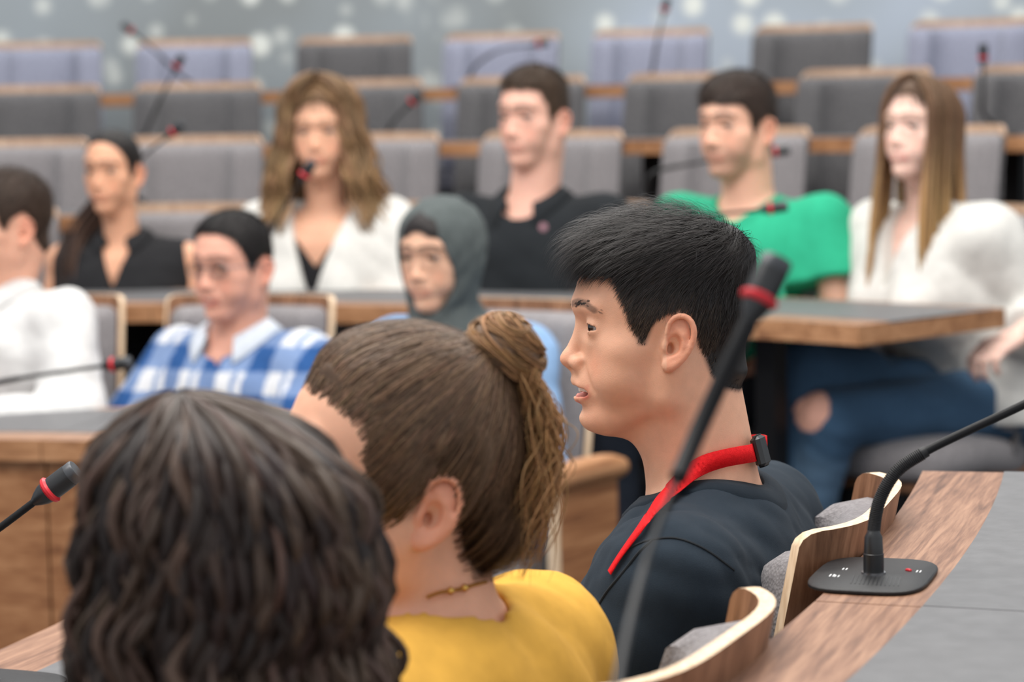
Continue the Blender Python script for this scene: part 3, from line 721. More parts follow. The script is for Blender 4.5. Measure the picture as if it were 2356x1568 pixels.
class Person:
    def __init__(s, label, H, yaw, ty, NB, floor, pr, skin, pitch=0, roll=0, sc_=1.0, female=False, hf=.04, arms=None, shoulder=.185, h=3.0, sdrop=.06, hands=True, legs=None, zlow=-270, fat=0, wid=105):
        s.pr = dict(DEF, **pr); s.H = np.asarray(H, float); s.R = rotm(rad(yaw), rad(pitch), rad(roll)); s.sc = sc_; s.fem = female; s.skin = skin; s.floor = floor
        s.ty = rad(ty); c, n = math.cos(s.ty), math.sin(s.ty); s.T = np.array([[c, -n, 0], [n, c, 0], [0, 0, 1]])
        NB = np.asarray(NB, float); s.O = np.array([NB[0], NB[1], floor]) + s.T @ np.array([hf, 0, 0]); s.O[2] = floor
        s.NB = s.T.T @ (NB - s.O); s.hip = np.array([0, 0, .535])
        s.root = empty('person', s.O, s.ty, label, 'person'); s.h = h; s.fat = fat
        s.S = {k: s.NB + np.array([-.012, k * shoulder, -sdrop]) for k in (-1, 1)}; s.Rh = .046 if not female else .039
        s.E = {}; s.W = {}; s.hd = {}
        for k in (-1, 1):
            a = (arms or {}).get(k, {}); s.E[k] = s.S[k] + np.array(a.get('e', (.07, k * .05, -.27))); s.W[k] = s.E[k] + np.array(a.get('w', (.21, -k * .09, -.02)))
            s.hd[k] = (a.get('hd', None), a.get('up', (0, 0, 1)), a.get('curl', .5))
        s.zlow = zlow; s.wid = wid; s.legs = legs or {}; s.hands = hands
        s.K = {}; s.A = {}
        for k in (-1, 1):
            l = s.legs.get(k, {}); s.K[k] = np.array(l.get('k', (.43, k * .12, .51))); s.A[k] = np.array(l.get('a', (.42, k * .12, .09)))
    def w(s, v): return np.asarray(v) @ s.T.T + s.O
    def hmm(s, p): return ((s.w(p) - s.H) @ s.R) / s.sc * 1000          # torso point to head millimetres
    def toT(s, Vmm): return ((np.asarray(Vmm) * .001 * s.sc) @ s.R.T + s.H - s.O) @ s.T   # head millimetres to torso (object) space
    def put(s, name, V, Q, cols, m, parent=None, tris=None): return obj(name, meshdata(name, V, Q, tris=tris, cols=cols), m, parent or s.root)
    # ---- skin
    def body(s, scalp=None, haircol=(.02, .015, .012), browcol=None, stubble=0, gaze=(1, 0, 0), iris=(.045, .022, .012), teeth=False):
        sc_ = s.sc / 1000; nr = s.pr['neck']; nb = s.hmm(s.NB + np.array([0, 0, -.015])); caps = [((-14, 0, -30), tuple(nb), nr * .96, nr + 3, 16)]
        for k in (-1, 1):
            caps.append((s.hmm(s.NB + np.array([-.015, k * .03, -.05])), s.hmm(s.NB * .25 + s.S[k] * .75), .040 / sc_, .040 / sc_, 40))
            caps.append((s.hmm(s.NB + np.array([.005, k * .05, -.10])), s.hmm(s.NB + np.array([.012, k * .05, -.26])), .082 / sc_, .082 / sc_, 45))
            if not s.fem or True: caps.append((s.hmm(s.NB + np.array([.02, k * .012, -.012])), s.hmm((-14, 0, 0)) * 0 + np.array([8, k * 52, -25]), .012 / sc_, 12, 26))
            caps.append((s.hmm(s.NB + np.array([.055, k * .02, -.052])), s.hmm(s.NB + np.array([.035, k * .13, -.045])), .010 / sc_, .010 / sc_, 22))
        f, up, lw = head_field(s.h, s.pr, (-118, -s.wid, s.zlow), (134 + s.pr['nose'], s.wid, 176), caps); s.f = f; s.up = up; s.lw = lw
        V, Q = f.nets(1 if s.h > 2.5 else 2); s.hV, s.hQ = V, Q
        C = skin_cols(V, s.pr, s.skin, up, lw, scalp, haircol, browcol, stubble)
        parts = [(s.toT(V), Q, C)]
        if s.hands:
            for k in (-1, 1):
                d, u, cu = s.hd[k]; d = s.W[k] - s.E[k] if d is None else np.array(d, float); d = d / np.linalg.norm(d)
                hc = hand_caps(s.W[k], d, np.array(u, float), -k, cu); pts = np.array([s.S[k], s.E[k], s.W[k]] + [c[1] for c in hc]); lo, hi = pts.min(0) - .07, pts.max(0) + .07
                g = Fld(lo, hi, .0045 if s.h < 3.5 else .005); r = s.Rh; g.cap(s.S[k], s.E[k], r * 1.05, r * .86); g.ell(s.S[k], (r * 1.2,) * 3, .02); g.cap(s.E[k], s.E[k] * .6 + s.W[k] * .4, r * .88, r * .9, .02); g.cap(s.E[k] * .6 + s.W[k] * .4, s.W[k], r * .9, r * .58, .02)
                for a, b, ra, rb, kk in hc: g.cap(a, b, ra, rb, kk)
                v, q = g.nets(1); parts.append((v, q, np.tile(np.array(s.skin) * .97, (len(v), 1))))
        V, Q, C = join(parts); s.bodyo = s.put('body', V, Q, C, 'skin')
        for k in (-1, 1):
            e = eyeball(s.bodyo, (84.5, k * 32, 21), np.eye(3), 1.0, gaze, iris, 0); me = e.data
            co = np.empty(len(me.vertices) * 3, np.float32); me.vertices.foreach_get('co', co); me.vertices.foreach_set('co', s.toT(co.reshape(-1, 3) * 1000).astype(np.float32).ravel()); me.update()
        if teeth:
            mb = MB(); op = s.pr['open']
            for sg in (1,):
                for i in range(-4, 5):
                    y = i * 4.6; x = 101 - (abs(y) / 21) ** 2 * 8.5; hgt = 7.5 if abs(i) < 2 else 6.5
                    mb.box((x, y, -45.5 - hgt / 2), (4, 4.5, hgt), -math.radians(y * 1.9), bev=.9)
            mb.v = [tuple(v) for v in s.toT(np.array(mb.v))]; mb.obj('teeth', 'teeth', s.bodyo, True)
        return s
    # ---- garment for the trunk
    def top(s, name, col, c=.010, h=.007, sleeve=.55, loose=.012, neckr=None, vee=None, wave=(.0035, 38), seed=1, hem=.42, colfn=None, collar=None, bust=0, m='cloth', aniso=(1, 1, 1), extra=None, sw=1.0, nfront=.012):
        P_ = [s.NB, s.hip, s.S[1], s.S[-1]] + [s.E[k] for k in (1, -1)] + ([s.W[k] for k in (1, -1)] if sleeve > 1 else [])
        lo = np.min(P_, 0) - .17; hi = np.max(P_, 0) + .17; lo[2] = hem - .03; hi[2] = s.NB[2] + .10
        g = Fld(lo, hi, h); n = s.NB; ft = s.fat; sd = c
        for k in (-1, 1):
            g.cap(n + (0.0, k * .065, -.14), s.hip + (0, k * .07, .10), .088 + sd + ft * .4, .095 + sd + ft, .07)
            g.cap(n + (-.018, k * .05, -.048), s.S[k] + (0, -k * .02, -.004), .040 + sd * .8, .050 + sd, .05)
            g.cap(s.hip + (0, k * .06, .08), s.hip + (.02, k * .07, -.02), .10 + sd + ft, .115 + sd + ft, .06)
        g.ell(n + (.012, 0, -.17), (.098 + sd, .155 + sd, .14 + sd), .06)
        g.ell(n + (-.018, 0, -.16), (.076 + sd, .15 + sd, .13 + sd), .06)
        if bust:
            for k in (-1, 1): g.ell(n + (.078 + sd, k * .072, -.215), (.05 + bust, .058, .058), .05)
        for k in (-1, 1):
            r = s.Rh + sd
            if sleeve > 0:
                e = s.S[k] + (s.E[k] - s.S[k]) * min(sleeve, 1); g.cap(s.S[k], e, r * 1.12 * sw, (r + loose) * sw, .045)
                if sleeve > 1:
                    w_ = s.E[k] + (s.W[k] - s.E[k]) * (sleeve - 1); g.cap(s.E[k], w_, (r + loose * .8) * sw, (r * .72 + loose * .6) * sw, .03); g.half(w_, s.W[k] - s.E[k], .004, '-', .12)
                else: g.half(e, s.E[k] - s.S[k], .004, '-', .13)
            else:
                g.half(s.S[k] + (0, k * .012, 0), (0, k, .12), .004, '-', .14)
        if extra: extra(g, s)
        if wave: g.waves(wave[0], wave[1], seed, aniso=aniso)
        nr = (neckr or (s.pr['neck'] * .001 * s.sc + .012)); hb = ((np.array([-14, 0, -30]) * .001 * s.sc) @ s.R.T + s.H - s.O) @ s.T; ax = (hb - n) / np.linalg.norm(hb - n)
        pre = g.F.copy(); nfx = nfront
        def hole(X, Y, Z):
            t = (Z - n[2]); cx = n[0] + .004 + np.clip(t, -.03, .2) * ax[0] / ax[2]; cy = n[1] + t * ax[1] / ax[2]
            dx = X - cx; return np.maximum((np.sqrt((np.where(dx > 0, dx / (1 + nfx / nr), dx)) ** 2 + (Y - cy) ** 2) - nr), n[2] - .075 - Z)
        g.gen(n + (-.2, -.2, -.08), n + (.25, .2, .2), hole, .005, '-')
        if vee:
            depth, wd = vee
            def vf(X, Y, Z):
                t = (n[2] + .02 - Z) / depth; hw = wd * (1 - t)
                return np.maximum(np.maximum(np.abs(Y) - hw, -(X - n[0] - .0)), n[2] - depth - Z) * .8
            g.gen(n + (-.02, -.15, -depth - .02), n + (.2, .15, .1), vf, .004, '-')
        g.half((0, 0, hem), (0, 0, -1), .004, '-')
        V, Q = g.nets(1); C = np.tile(np.array(col, float), (len(V), 1)) if colfn is None else colfn(V, s)
        s.topo = s.put(name, V, Q, C, m); s.n_ax = ax; s.nr = nr
        if collar:
            col2, stand, wdt, _ = collar; rings = []; m_ = 48
            def surf(x, y):
                i0, j0 = np.clip(int(round((x - g.lo[0]) / h)), 0, g.n[0] - 1), np.clip(int(round((y - g.lo[1]) / h)), 0, g.n[1] - 1); cl = pre[i0, j0]; kk = np.nonzero(cl < 0)[0]
                if len(kk) == 0: return n[2] - .03
                k_ = kk[-1]; return g.ax[2][k_] + h * cl[k_] / (cl[k_] - cl[min(k_ + 1, len(cl) - 1)] + 1e-9)
            for dr, dz in ([(-.002, -.008), (-.001, .0025), (wdt * .5, .003), (wdt, .0025), (wdt + .001, -.006)] if stand == 0 else [(-.004, -.01), (-.005, stand), (-.002, stand + .004), (wdt * .5, .010 + stand * .3), (wdt, .007), (wdt - .001, .002), (.0, stand * .6)]):
                r_ = []
                for i in range(m_):
                    a = 2 * math.pi * i / m_; ca, sa = math.cos(a), math.sin(a); z = n[2]
                    for _ in range(3):
                        t = z - n[2]; x = n[0] + .004 + max(-.03, t) * ax[0] / ax[2] + ca * (nr + dr + (nfx if ca > 0 else 0) * max(ca, 0)); y = n[1] + t * ax[1] / ax[2] + sa * (nr + dr); z = surf(x, y)
                    r_.append((x, y, z))
                r_ = np.array(r_)
                for _ in range(3): r_[:, 2] = (np.roll(r_[:, 2], 1) + 2 * r_[:, 2] + np.roll(r_[:, 2], -1)) / 4
                r_[:, 2] += dz; rings.append(r_)
            Vc = np.concatenate(rings); Qc = []
            for a in range(len(rings) - 1):
                for i in range(m_):
                    if vee and min(i + .5, m_ - i - .5) < 4: continue
                    Qc.append((a * m_ + i, a * m_ + (i + 1) % m_, (a + 1) * m_ + (i + 1) % m_, (a + 1) * m_ + i))
            s.colo = s.put('collar', Vc, Qc, np.tile(np.array(col2), (len(Vc), 1)), m, s.topo)
        return s
    def trousers(s, col, h=.009, colfn=None, name='trousers', holes=None, wave=.003):
        K, A = s.K, s.A; pts = np.array([s.hip, *K.values(), *A.values()]); lo = pts.min(0) - .16; hi = pts.max(0) + .16; g = Fld(lo, hi, h)
        for k in (-1, 1):
            hp = s.hip + (0, k * .085, -.01); g.cap(s.hip + (0, k * .05, .06), hp, .105 + s.fat, .105, .05); g.cap(hp, K[k], .087, .062, .04); g.cap(K[k], A[k], .06, .046, .02); g.half(A[k], A[k] - K[k], .003, '-', .1)
        g.half(s.hip + (0, 0, .09), (0, 0, 1), .004, '-', .3)
        g.waves(wave, 40, 5); 
        V, Q = g.nets(1); C = np.tile(np.array(col, float), (len(V), 1)) if colfn is None else colfn(V, s)
        s.put(name, V, Q, C, 'cloth')
        for k in (-1, 1):
            a = A[k]; g = Fld(a + (-.09, -.07, -.11), a + (.22, .07, .06), .006); g.cap(a + (-.01, 0, -.0), a + (-.02, 0, -.045), .045, .04, .02); g.cap(a + (-.02, 0, -.05), a + (.15, k * .01, -.055), .036, .03, .03); g.half(a + (0, 0, -.082), (0, 0, -1), .003, '-')
            V, Q = g.nets(1); s.put('shoe', V, Q, np.tile((.03, .03, .035), (len(V), 1)), 'cloth')
        return s
    # ---- hair
    def strands(s, poly, n, base, whorl, lenf, liftf, flow=(0, 0, 0), width=.5, seg=6, seed=0, var=.4, droop=.2, jit=.12, extra_mask=None, rootoff=None):
        rg = np.random.RandomState(seed); V = s.hV; d = polyd(V[:, 0], V[:, 2], poly); ok = (d < -.5)
        if extra_mask is not None: ok &= extra_mask(V)
        I = np.nonzero(ok)[0]; I = rg.choice(I, n); p = V[I] + rg.normal(size=(n, 3)) * s.h * .5; dd = -d[I]
        c = np.array([14, 0, 40.0]); r2 = np.array([94, 76 + s.pr['wide'], 90.0]) ** 2; nrm = lambda q: (lambda v: v / np.linalg.norm(v, axis=1)[:, None])((q - c) / r2)
        L = lenf(p, dd)[:, None] * (.75 + .5 * rg.rand(n, 1)); lift = liftf(p)[:, None] * (.7 + .6 * rg.rand(n, 1)); jv = rg.normal(size=(n, 3)) * jit; p = p + nrm(p) * rootoff(p, dd)[:, None] if rootoff else p; path = [p]; nn = [nrm(p)]
        fl = flow(p) if callable(flow) else np.array(flow, float)[None]
        for i in range(seg):
            q = path[-1]; m = nrm(q); t = q - np.array(whorl, float); t /= np.linalg.norm(t, axis=1)[:, None]; t = t + fl + jv; t -= m * (t * m).sum(1)[:, None]; t /= np.linalg.norm(t, axis=1)[:, None] + 1e-6
            u = i / seg; dr = t + m * lift * (1 - 1.25 * u) + np.array([0, 0, -droop * u]); dr /= np.linalg.norm(dr, axis=1)[:, None]
            path.append(q + dr * L / seg); nn.append(m)
        return ribbons(np.stack(path, 1), width, np.stack(nn, 1), varcol(base, n, rg, var))
    def shell(s, poly, t_side, t_top, col, ztop=(55, 105), edge=16, wob=0, seed=3, extra=None, t_back=None):
        f = s.f; pd = polyd(np.repeat(f.ax[0], len(f.ax[2])), np.tile(f.ax[2], len(f.ax[0])), poly).reshape(len(f.ax[0]), 1, len(f.ax[2]))
        T = (t_side + (t_top - t_side) * sstep(f.ax[2], *ztop)[None, None, :]) * sstep(-pd, 0, edge) - 6 * sstep(pd, -1, 5)
        if t_back is not None: T = T + (t_back - t_side) * (1 - sstep(f.ax[0], -75, -35))[:, None, None] * sstep(-pd, 0, edge)
        g = Fld(f.lo, f.lo + f.h * (f.n - 1), f.h); g.n = f.n; g.ax = f.ax; g.F = (f.F - T).astype(np.float32)
        if extra: extra(g)
        if wob: g.waves(wob, .09, seed, aniso=(1, .5, .6))
        V, Q = g.nets(1)
        pv = polyd(V[:, 0], V[:, 2], poly); Q = Q[(pv[Q] < 4).all(1)]
        used = np.unique(Q); mp = np.full(len(V), -1); mp[used] = np.arange(len(used)); V = V[used]; Q = mp[Q]
        return V, Q, np.tile(np.array(col), (len(V), 1))
    def hair(s, parts, name='hair', m='hair'):
        V, Q, C = join(parts); s.hairo = s.put(name, s.toT(V), Q, C, m); return s
    def locks(s, n, base, tip, zend, phi=(50, 180), off=(6, 16), wave=(4, .05), rad_=(4, 2), seg=26, seed=0, part=0, fwd=70, spread=0, var=.3, sides=5, pull=0, zfall=-5, back=-60, curl=None):
        """locks that run from the parting over the skull and then hang; head millimetres"""
        rg = np.random.RandomState(seed); sd = np.where(rg.rand(n) < .5, -1, 1); ph = np.radians(phi[0] + (phi[1] - phi[0]) * rg.rand(n) ** .9); o = off[0] + (off[1] - off[0]) * rg.rand(n)
        ze = zend[0] + (zend[1] - zend[0]) * rg.rand(n); th1 = np.radians(96); P_ = []; k1 = int(seg * .42)
        fr = np.clip((np.cos(ph) + .15) / .8, 0, 1)
        for i in range(seg):
            if i < k1:
                th = .06 + (th1 - .06) * (i / (k1 - 1)); a, b, c = 94 + o, 75 + s.pr['wide'] + o, 84 + o
                x = 14 + a * np.cos(ph) * math.sin(th) + (1 - math.sin(th)) * 34; y = sd * (b * np.sin(ph) * math.sin(th)) + part * (1 - math.sin(th)); z = 48 + c * math.cos(th)
                # keep clear of the face: hair beside the face moves back at eye level
                x = x - np.maximum(0, x - 74) * sstep(np.array(math.degrees(th)), 40, 75)
                x0, y0, z0 = x, y, z
            else:
                u = (i - k1 + 1) / (seg - k1); z = z0 + (ze - z0) * u
                xt = np.where(fr > .02, x0 * .3 + fwd * .7 * np.maximum(fr, .3), np.minimum(x0, back)); e = min(1, u * 1.3) ** 1.2
                x = x0 + (xt - x0) * e; y = y0 * (1 + spread * u) + sd * 4 * u - sd * pull * u
            w = wave[0] * (.25 + i / seg); ps = rg.rand(n) * 0 + np.arange(n) * 2.4; fq = wave[1] * (0.8 + .4 * ((np.arange(n) * .618) % 1))
            x = x + w * np.sin(fq * (130 - z) + ps); y = y + w * np.cos(fq * (130 - z) + ps * 1.7)
            P_.append(np.stack([x, y, z + 0 * x], 1))
        P_ = np.stack(P_, 1); r = np.interp(np.arange(seg) / (seg - 1), [0, .1, .7, 1], [rad_[0] * .5, rad_[0], rad_[0] * .9, rad_[1] * .35])[None] * (.7 + .6 * rg.rand(n, 1))
        V, Q, C = tubes(P_, r, varcol(base, n, rg, var), sides); C = C.reshape(n, seg, sides, 3); u = sstep(np.arange(seg) / (seg - 1), .35, 1)[None, :, None, None]
        C = C * (1 - u) + C * u * (np.array(tip) / np.array(base)); return V, Q, C.reshape(-1, 3)

SK_A = s2l((226, 172, 142)); SK_B = s2l((232, 180, 152)); SK_C = s2l((216, 158, 120)); SK_D = s2l((240, 200, 182)); BLK = (.012, .010, .010)
# ---- the man in the middle: profile, black quiff, navy T-shirt, red lanyard
HL = [(97, 78), (88, 80), (68, 79), (65, 64), (58, 48), (52, 26), (44, 7), (39, 7), (32, 26), (25, 37), (14, 42), (2, 47), (-10, 43), (-19, 25), (-25, 0), (-36, -28), (-52, -43), (-70, -48), (-110, -48), (-130, 150), (60, 170), (104, 120)]
man = Person('young man in profile with black hair, navy T-shirt and red lanyard', P(1548, 790, 2.53), 183, 160, P(1622, 1112, 2.55), 0, dict(cheek=4, jaw=2, smile=.8, open=3.5, gap=7.5, mouthx=2.5, lipf=.8, earx=8, earz=5, uplip=2, eye=.72, wide=2, neck=60, lipc=1.0, browa=.62, lash=.7), SK_A, h=1.7, sc_=.966, zlow=-215, wid=112, hf=.10, sdrop=.075, pitch=1.5,
             arms={1: dict(e=(.13, .03, -.25), w=(.22, -.10, .03)), -1: dict(e=(.13, -.03, -.25), w=(.22, .10, .03))})
man.body(scalp=HL, haircol=(.02, .016, .015), teeth=True, gaze=(1, .3, -.03))
NAVY = s2l((40, 49, 58))
man.top('t_shirt', NAVY, c=.013, h=.0048, sleeve=.72, loose=.016, wave=(.0028, 44), seed=4, aniso=(.7, 1, .8), neckr=.068, nfront=.004, collar=(tuple(x * .75 for x in NAVY), 0, .019, .0))
man.trousers(s2l((40, 42, 50)))
def lenm(p, dd):
    top = sstep(p[:, 2], 70, 108); front = sstep(p[:, 0], 20, 80); return np.minimum(9 + 9 * sstep(p[:, 2], 10, 70) + top * (22 + 17 * front), 7 + dd * 1.1 + 54 * top * front)
def manflow(p): return np.stack([.55 * sstep(p[:, 2], 40, 100) + .1, 0 * p[:, 0], -.6 * (1 - sstep(p[:, 2], 50, 100))], 1)
WH = (-50, 0, 122); liftm = lambda p: .2 + sstep(p[:, 2], 75, 112) * (.8 + .55 * sstep(p[:, 0], 40, 85)) + .25 * (1 - sstep(p[:, 0], -70, -40))
rof = lambda p, dd: np.clip(dd / 22, 0, 1) * (1 + 12 * sstep(p[:, 2], 52, 108) + 7 * (1 - sstep(p[:, 0], -75, -35)))
side = lambda V: (V[:, 2] < 85) & (V[:, 0] > -45)
rg = np.random.RandomState(8); bw = []
for k in (-1, 1):
    t = rg.rand(170); b0_ = np.stack([np.interp(t, [0, .4, .8, 1], [109.5, 105.5, 97, 88]), k * np.interp(t, [0, .4, .8, 1], [8, 22, 38, 47]), np.interp(t, [0, .4, .8, 1], [41, 44.5, 46, 42])], 1) + rg.normal(size=(170, 3)) * (0.6, .8, 1.7) + np.array([1.6, k * .8, .3])
    d = np.stack([-.35 - .5 * t, k * (.5 + .3 * t), .75 - 1.1 * t], 1); d /= np.linalg.norm(d, axis=1)[:, None]; o_ = np.stack([.75 + 0 * t, k * .35 + .4 * k * t, .2 + 0 * t], 1)
    pth = np.stack([b0_ + d * (10 * u) + o_ * (1.6 * u * (1 - u) * 4 * .35) for u in np.linspace(0, 1, 4)], 1); bw.append(ribbons(pth, .42, np.repeat(o_[:, None], 4, 1), varcol((.03, .022, .018), 170, rg, .3)))
man.hair([man.shell(HL, 1.3, 17, (.02, .017, .016), (52, 108), 22, t_back=10),
          man.strands(HL, 20000, (.024, .020, .019), WH, lenm, liftm, manflow, .38, 7, 1, .6, .12, .16, None, rof),
          man.strands(HL, 6000, (.062, .045, .034), WH, lambda p, dd: 9 + np.minimum(dd, 8), lambda p: .22 + 0 * p[:, 0], manflow, .3, 5, 2, .5, .25, .2, side),
          man.strands(HL, 260, (.02, .018, .018), WH, lambda p, dd: lenm(p, dd) * 1.7, lambda p: .9 + 0 * p[:, 0], manflow, .2, 7, 5, .5, .5, .6, lambda V: V[:, 0] < 30)] + bw)
# red lanyard: a ribbon lying on the neck and shirt, found by dropping its outline onto them
def surf_hits(objs, rays):
    """first hit along each viewing ray, then 1.5 mm off the surface"""
    from mathutils.bvhtree import BVHTree
    bpy.context.view_layer.update(); trees = []
    for o in objs:
        me = o.data; M = o.matrix_world; vs = [M @ v.co for v in me.vertices]; trees.append(BVHTree.FromPolygons(vs, [tuple(p.vertices) for p in me.polygons]))
    out = []
    for px, py in rays:
        d = Vector(FV + (px - 1178) / FPX * RV - (py - 784) / FPX * UV).normalized(); best = None
        for t in trees:
            h_ = t.ray_cast(Vector(CAM), d)
            if h_[0] is not None and (best is None or h_[3] < best[1]): best = (h_[0], h_[3], h_[1])
        out.append(None if best is None else np.array(best[0]) - np.array(d) * .004)
    return out
def front(h, w=3):
    """keep a ribbon in front of what it crosses: nearest depth in a window, smoothed"""
    v = h - CAM; D = np.linalg.norm(v, axis=1); u = v / D[:, None]; m = np.array([D[max(0, i - w):i + w + 1].min() for i in range(len(D))])
    for _ in range(3): m[1:-1] = (m[:-2] + 2 * m[1:-1] + m[2:]) / 4
    return CAM + u * m[:, None]
upx = [(1737, 1020), (1700, 1026), (1660, 1034), (1620, 1045), (1590, 1062), (1560, 1088), (1530, 1120), (1508, 1145), (1490, 1175), (1468, 1210), (1445, 1243), (1422, 1277), (1400, 1312)]
lpx = [(1736, 1062), (1704, 1067), (1668, 1074), (1632, 1086), (1600, 1103), (1570, 1127), (1545, 1146), (1520, 1168), (1497, 1196), (1473, 1228), (1451, 1256), (1427, 1288), (1406, 1322)]
ua = np.array(spline(upx, 40)); la = np.array(spline(lpx, 40))
def fillna(h):
    ok = [i for i, q in enumerate(h) if q is not None]; return np.array([h[min(ok, key=lambda j: abs(j - i))] for i in range(len(h))])
def relax(h, n=3):
    h = h.copy()
    for _ in range(n): h[1:-1] = (h[:-2] + 2 * h[1:-1] + h[2:]) / 4
    return h
hu = front(fillna(surf_hits([man.bodyo, man.topo, man.colo], ua))); hl = front(fillna(surf_hits([man.bodyo, man.topo, man.colo], la)))
loc_ = lambda w_: (w_ - man.O) @ man.T
a_, b_ = loc_(hu), loc_(hl)
mir = lambda q: q * np.array([1, -1, 1])
# far half of the loop mirrored across the body, joined behind the neck
A_ = np.vstack([mir(a_)[::-1], a_]); B_ = np.vstack([mir(b_)[::-1], b_])
mid = len(a_); 
n_ = len(A_); cen = A_.mean(0) * 0 + (man.NB + np.array([0, 0, .04])); outw = np.cross(np.gradient(A_, axis=0), B_ - A_); outw /= np.linalg.norm(outw, axis=1)[:, None]
sg = np.sign((outw * (A_ - cen)).sum(1))[:, None]; outw *= sg
V_ = np.concatenate([A_, B_, A_ + outw * .0012, B_ + outw * .0012]); Q_ = []
for i in range(n_ - 1):
    for p_, q_ in ((0, 1), (1, 3), (3, 2), (2, 0)): Q_.append((p_ * n_ + i, q_ * n_ + i, q_ * n_ + i + 1, p_ * n_ + i + 1))
lan = obj('lanyard', meshdata('lanyard', V_, Q_), 'red_ribbon', man.root)
c_ = (a_[0] + b_[0]) / 2; t_ = a_[1] - a_[0]; clip = MB().box((0, 0, 0), (.011, .030, .034), bev=.004)
u1 = (a_[0] - b_[0]); u1 /= np.linalg.norm(u1); u2 = np.array([0, 1.0, 0]); u3 = np.cross(u2, u1); u2 = np.cross(u1, u3)
clip.v = [tuple(c_ * np.array([1, .35, 1]) + np.array([-.004, 0, 0]) + u3 * v[0] + u2 * v[1] + u1 * v[2]) for v in clip.v]
clip.obj('clip', 'black_plastic', lan)
for pth in ([(1446, 1262), (1480, 1246), (1520, 1238), (1560, 1238), (1610, 1256), (1650, 1281), (1690, 1312)], [(1500, 1243), (1470, 1270), (1430, 1320), (1395, 1362), (1372, 1400)]):  # first path the sleeve seam, second a dark line painting a front fold's shade
    hh = [q for q in surf_hits([man.topo], spline(pth, 30)) if q is not None]
    if len(hh) > 4: MB().tube([(q - man.O) @ man.T - np.array([0, 0, .003]) * 0 for q in relax(np.array(hh), 3) + FV * .0035], .0013, 6).obj('seam_fold_shade', 'seam_fold_dark', man.topo, True)
# ---- woman in yellow: brown hair pulled back into a bun, gold chain
HY = [(102, 86), (88, 84), (70, 76), (50, 64), (45, 40), (42, 8), (34, -12), (24, -4), (16, 30), (-6, 38), (-24, 38), (-34, 14), (-36, -12), (-42, -32), (-54, -46), (-110, -50), (-130, 160), (60, 175), (105, 120)]
yel = Person('woman in a mustard yellow top with brown hair tied in a bun, seen from behind', P(954, 1150, 2.02), 186, 152, P(1000, 1402, 2.03), 0, dict(cheek=1, jaw=-3, smile=0, wide=-1, neck=50, chin=-2, earx=-9), s2l((228, 172, 142)), pitch=9, sc_=1.05, female=True, h=2.4, zlow=-250, wid=110, hf=.06, sdrop=.07, shoulder=.17,
             arms={1: dict(e=(.16, .03, -.24), w=(.20, -.12, .05)), -1: dict(e=(.16, -.03, -.24), w=(.20, .12, .05))})
YH_ = s2l((104, 80, 61)); YH2 = s2l((168, 126, 84))
yel.body(scalp=HY, haircol=s2l((92, 70, 54)))
YEL = s2l((214, 163, 70))
yel.top('top', YEL, c=.014, h=.006, sleeve=.6, loose=.02, wave=(.005, 26), seed=9, neckr=.066, nfront=.008)
yel.trousers(s2l((60, 62, 70)))
BUN = np.array([-34, 0, 112.0])
def hairtex(n, seed, w=.55):       # strands swept from the hairline towards the bun
    return yel.strands(HY, n, YH_, BUN + np.array([0, 0, 6]), lambda p, dd: 26 + 0 * dd, lambda p: .14 + 0 * p[:, 0], 0, w, 6, seed, .55, 0, .16)
rg = np.random.RandomState(3)
def swept(n, seed):
    rg = np.random.RandomState(seed); V = yel.hV; d = polyd(V[:, 0], V[:, 2], HY); ii = np.nonzero(d < 9)[0]; wt = np.where(d[ii] > 2, .6, np.where(d[ii] > -14, 3.0, 1.0)); I = rg.choice(ii, n, p=wt / wt.sum()); c = np.array([14, 0, 40.0]); p = V[I]; m = (p - c) / np.array([94, 76, 90.0]) ** 2; m /= np.linalg.norm(m, axis=1)[:, None]; p = p + m * (np.clip(-d[I], 0, 14) / 14 * (3.5 + 4 * sstep(p[:, 2], 40, 110)))[:, None]; P_ = [p]; nn = []
    for i in range(7):
        q = P_[-1]; m = (q - c) / np.array([94, 76, 90.0]) ** 2; m /= np.linalg.norm(m, axis=1)[:, None]; nn.append(m)
        t = BUN - q; t -= m * (t * m).sum(1)[:, None]; t /= np.linalg.norm(t, axis=1)[:, None] + 1e-6; t = t + rg.normal(size=(n, 3)) * .08; P_.append(q + (t + m * (.25 - .07 * i)) * 6.5)
    nn.append(nn[-1]); return ribbons(np.stack(P_, 1), .75, np.stack(nn, 1), varcol(YH_, n, rg, .5))
bun = []; n_b = 520; AX = np.array([-.45, .25, .86]); AX /= np.linalg.norm(AX); BU = np.cross(AX, (0, 1.0, 0)); BU /= np.linalg.norm(BU); BV = np.cross(AX, BU)
for i in range(n_b):              # strands coiled round the axis of the bun
    cl = i // 9; rc = np.random.RandomState(cl); be = .35 + 2.3 * rc.rand() + rg.normal() * .05; R_ = 31 + 5 * rc.rand() + rg.normal() * .8; a0 = rc.rand() * 6.28 + rg.normal() * .12; L = 1.8 + 2.0 * rc.rand(); ti = rc.normal() * .35
    t = np.linspace(0, 1, 22); bb = be + ti * (t - .5) + .15 * np.sin(5 * t + rc.rand() * 6)
    bun.append(BUN + np.array([-20, 0, 14]) + (R_ * np.sin(bb) * np.cos(a0 + L * t))[:, None] * BU + (R_ * np.sin(bb) * np.sin(a0 + L * t))[:, None] * BV + (R_ * .92 * np.cos(bb))[:, None] * AX)
tail = []
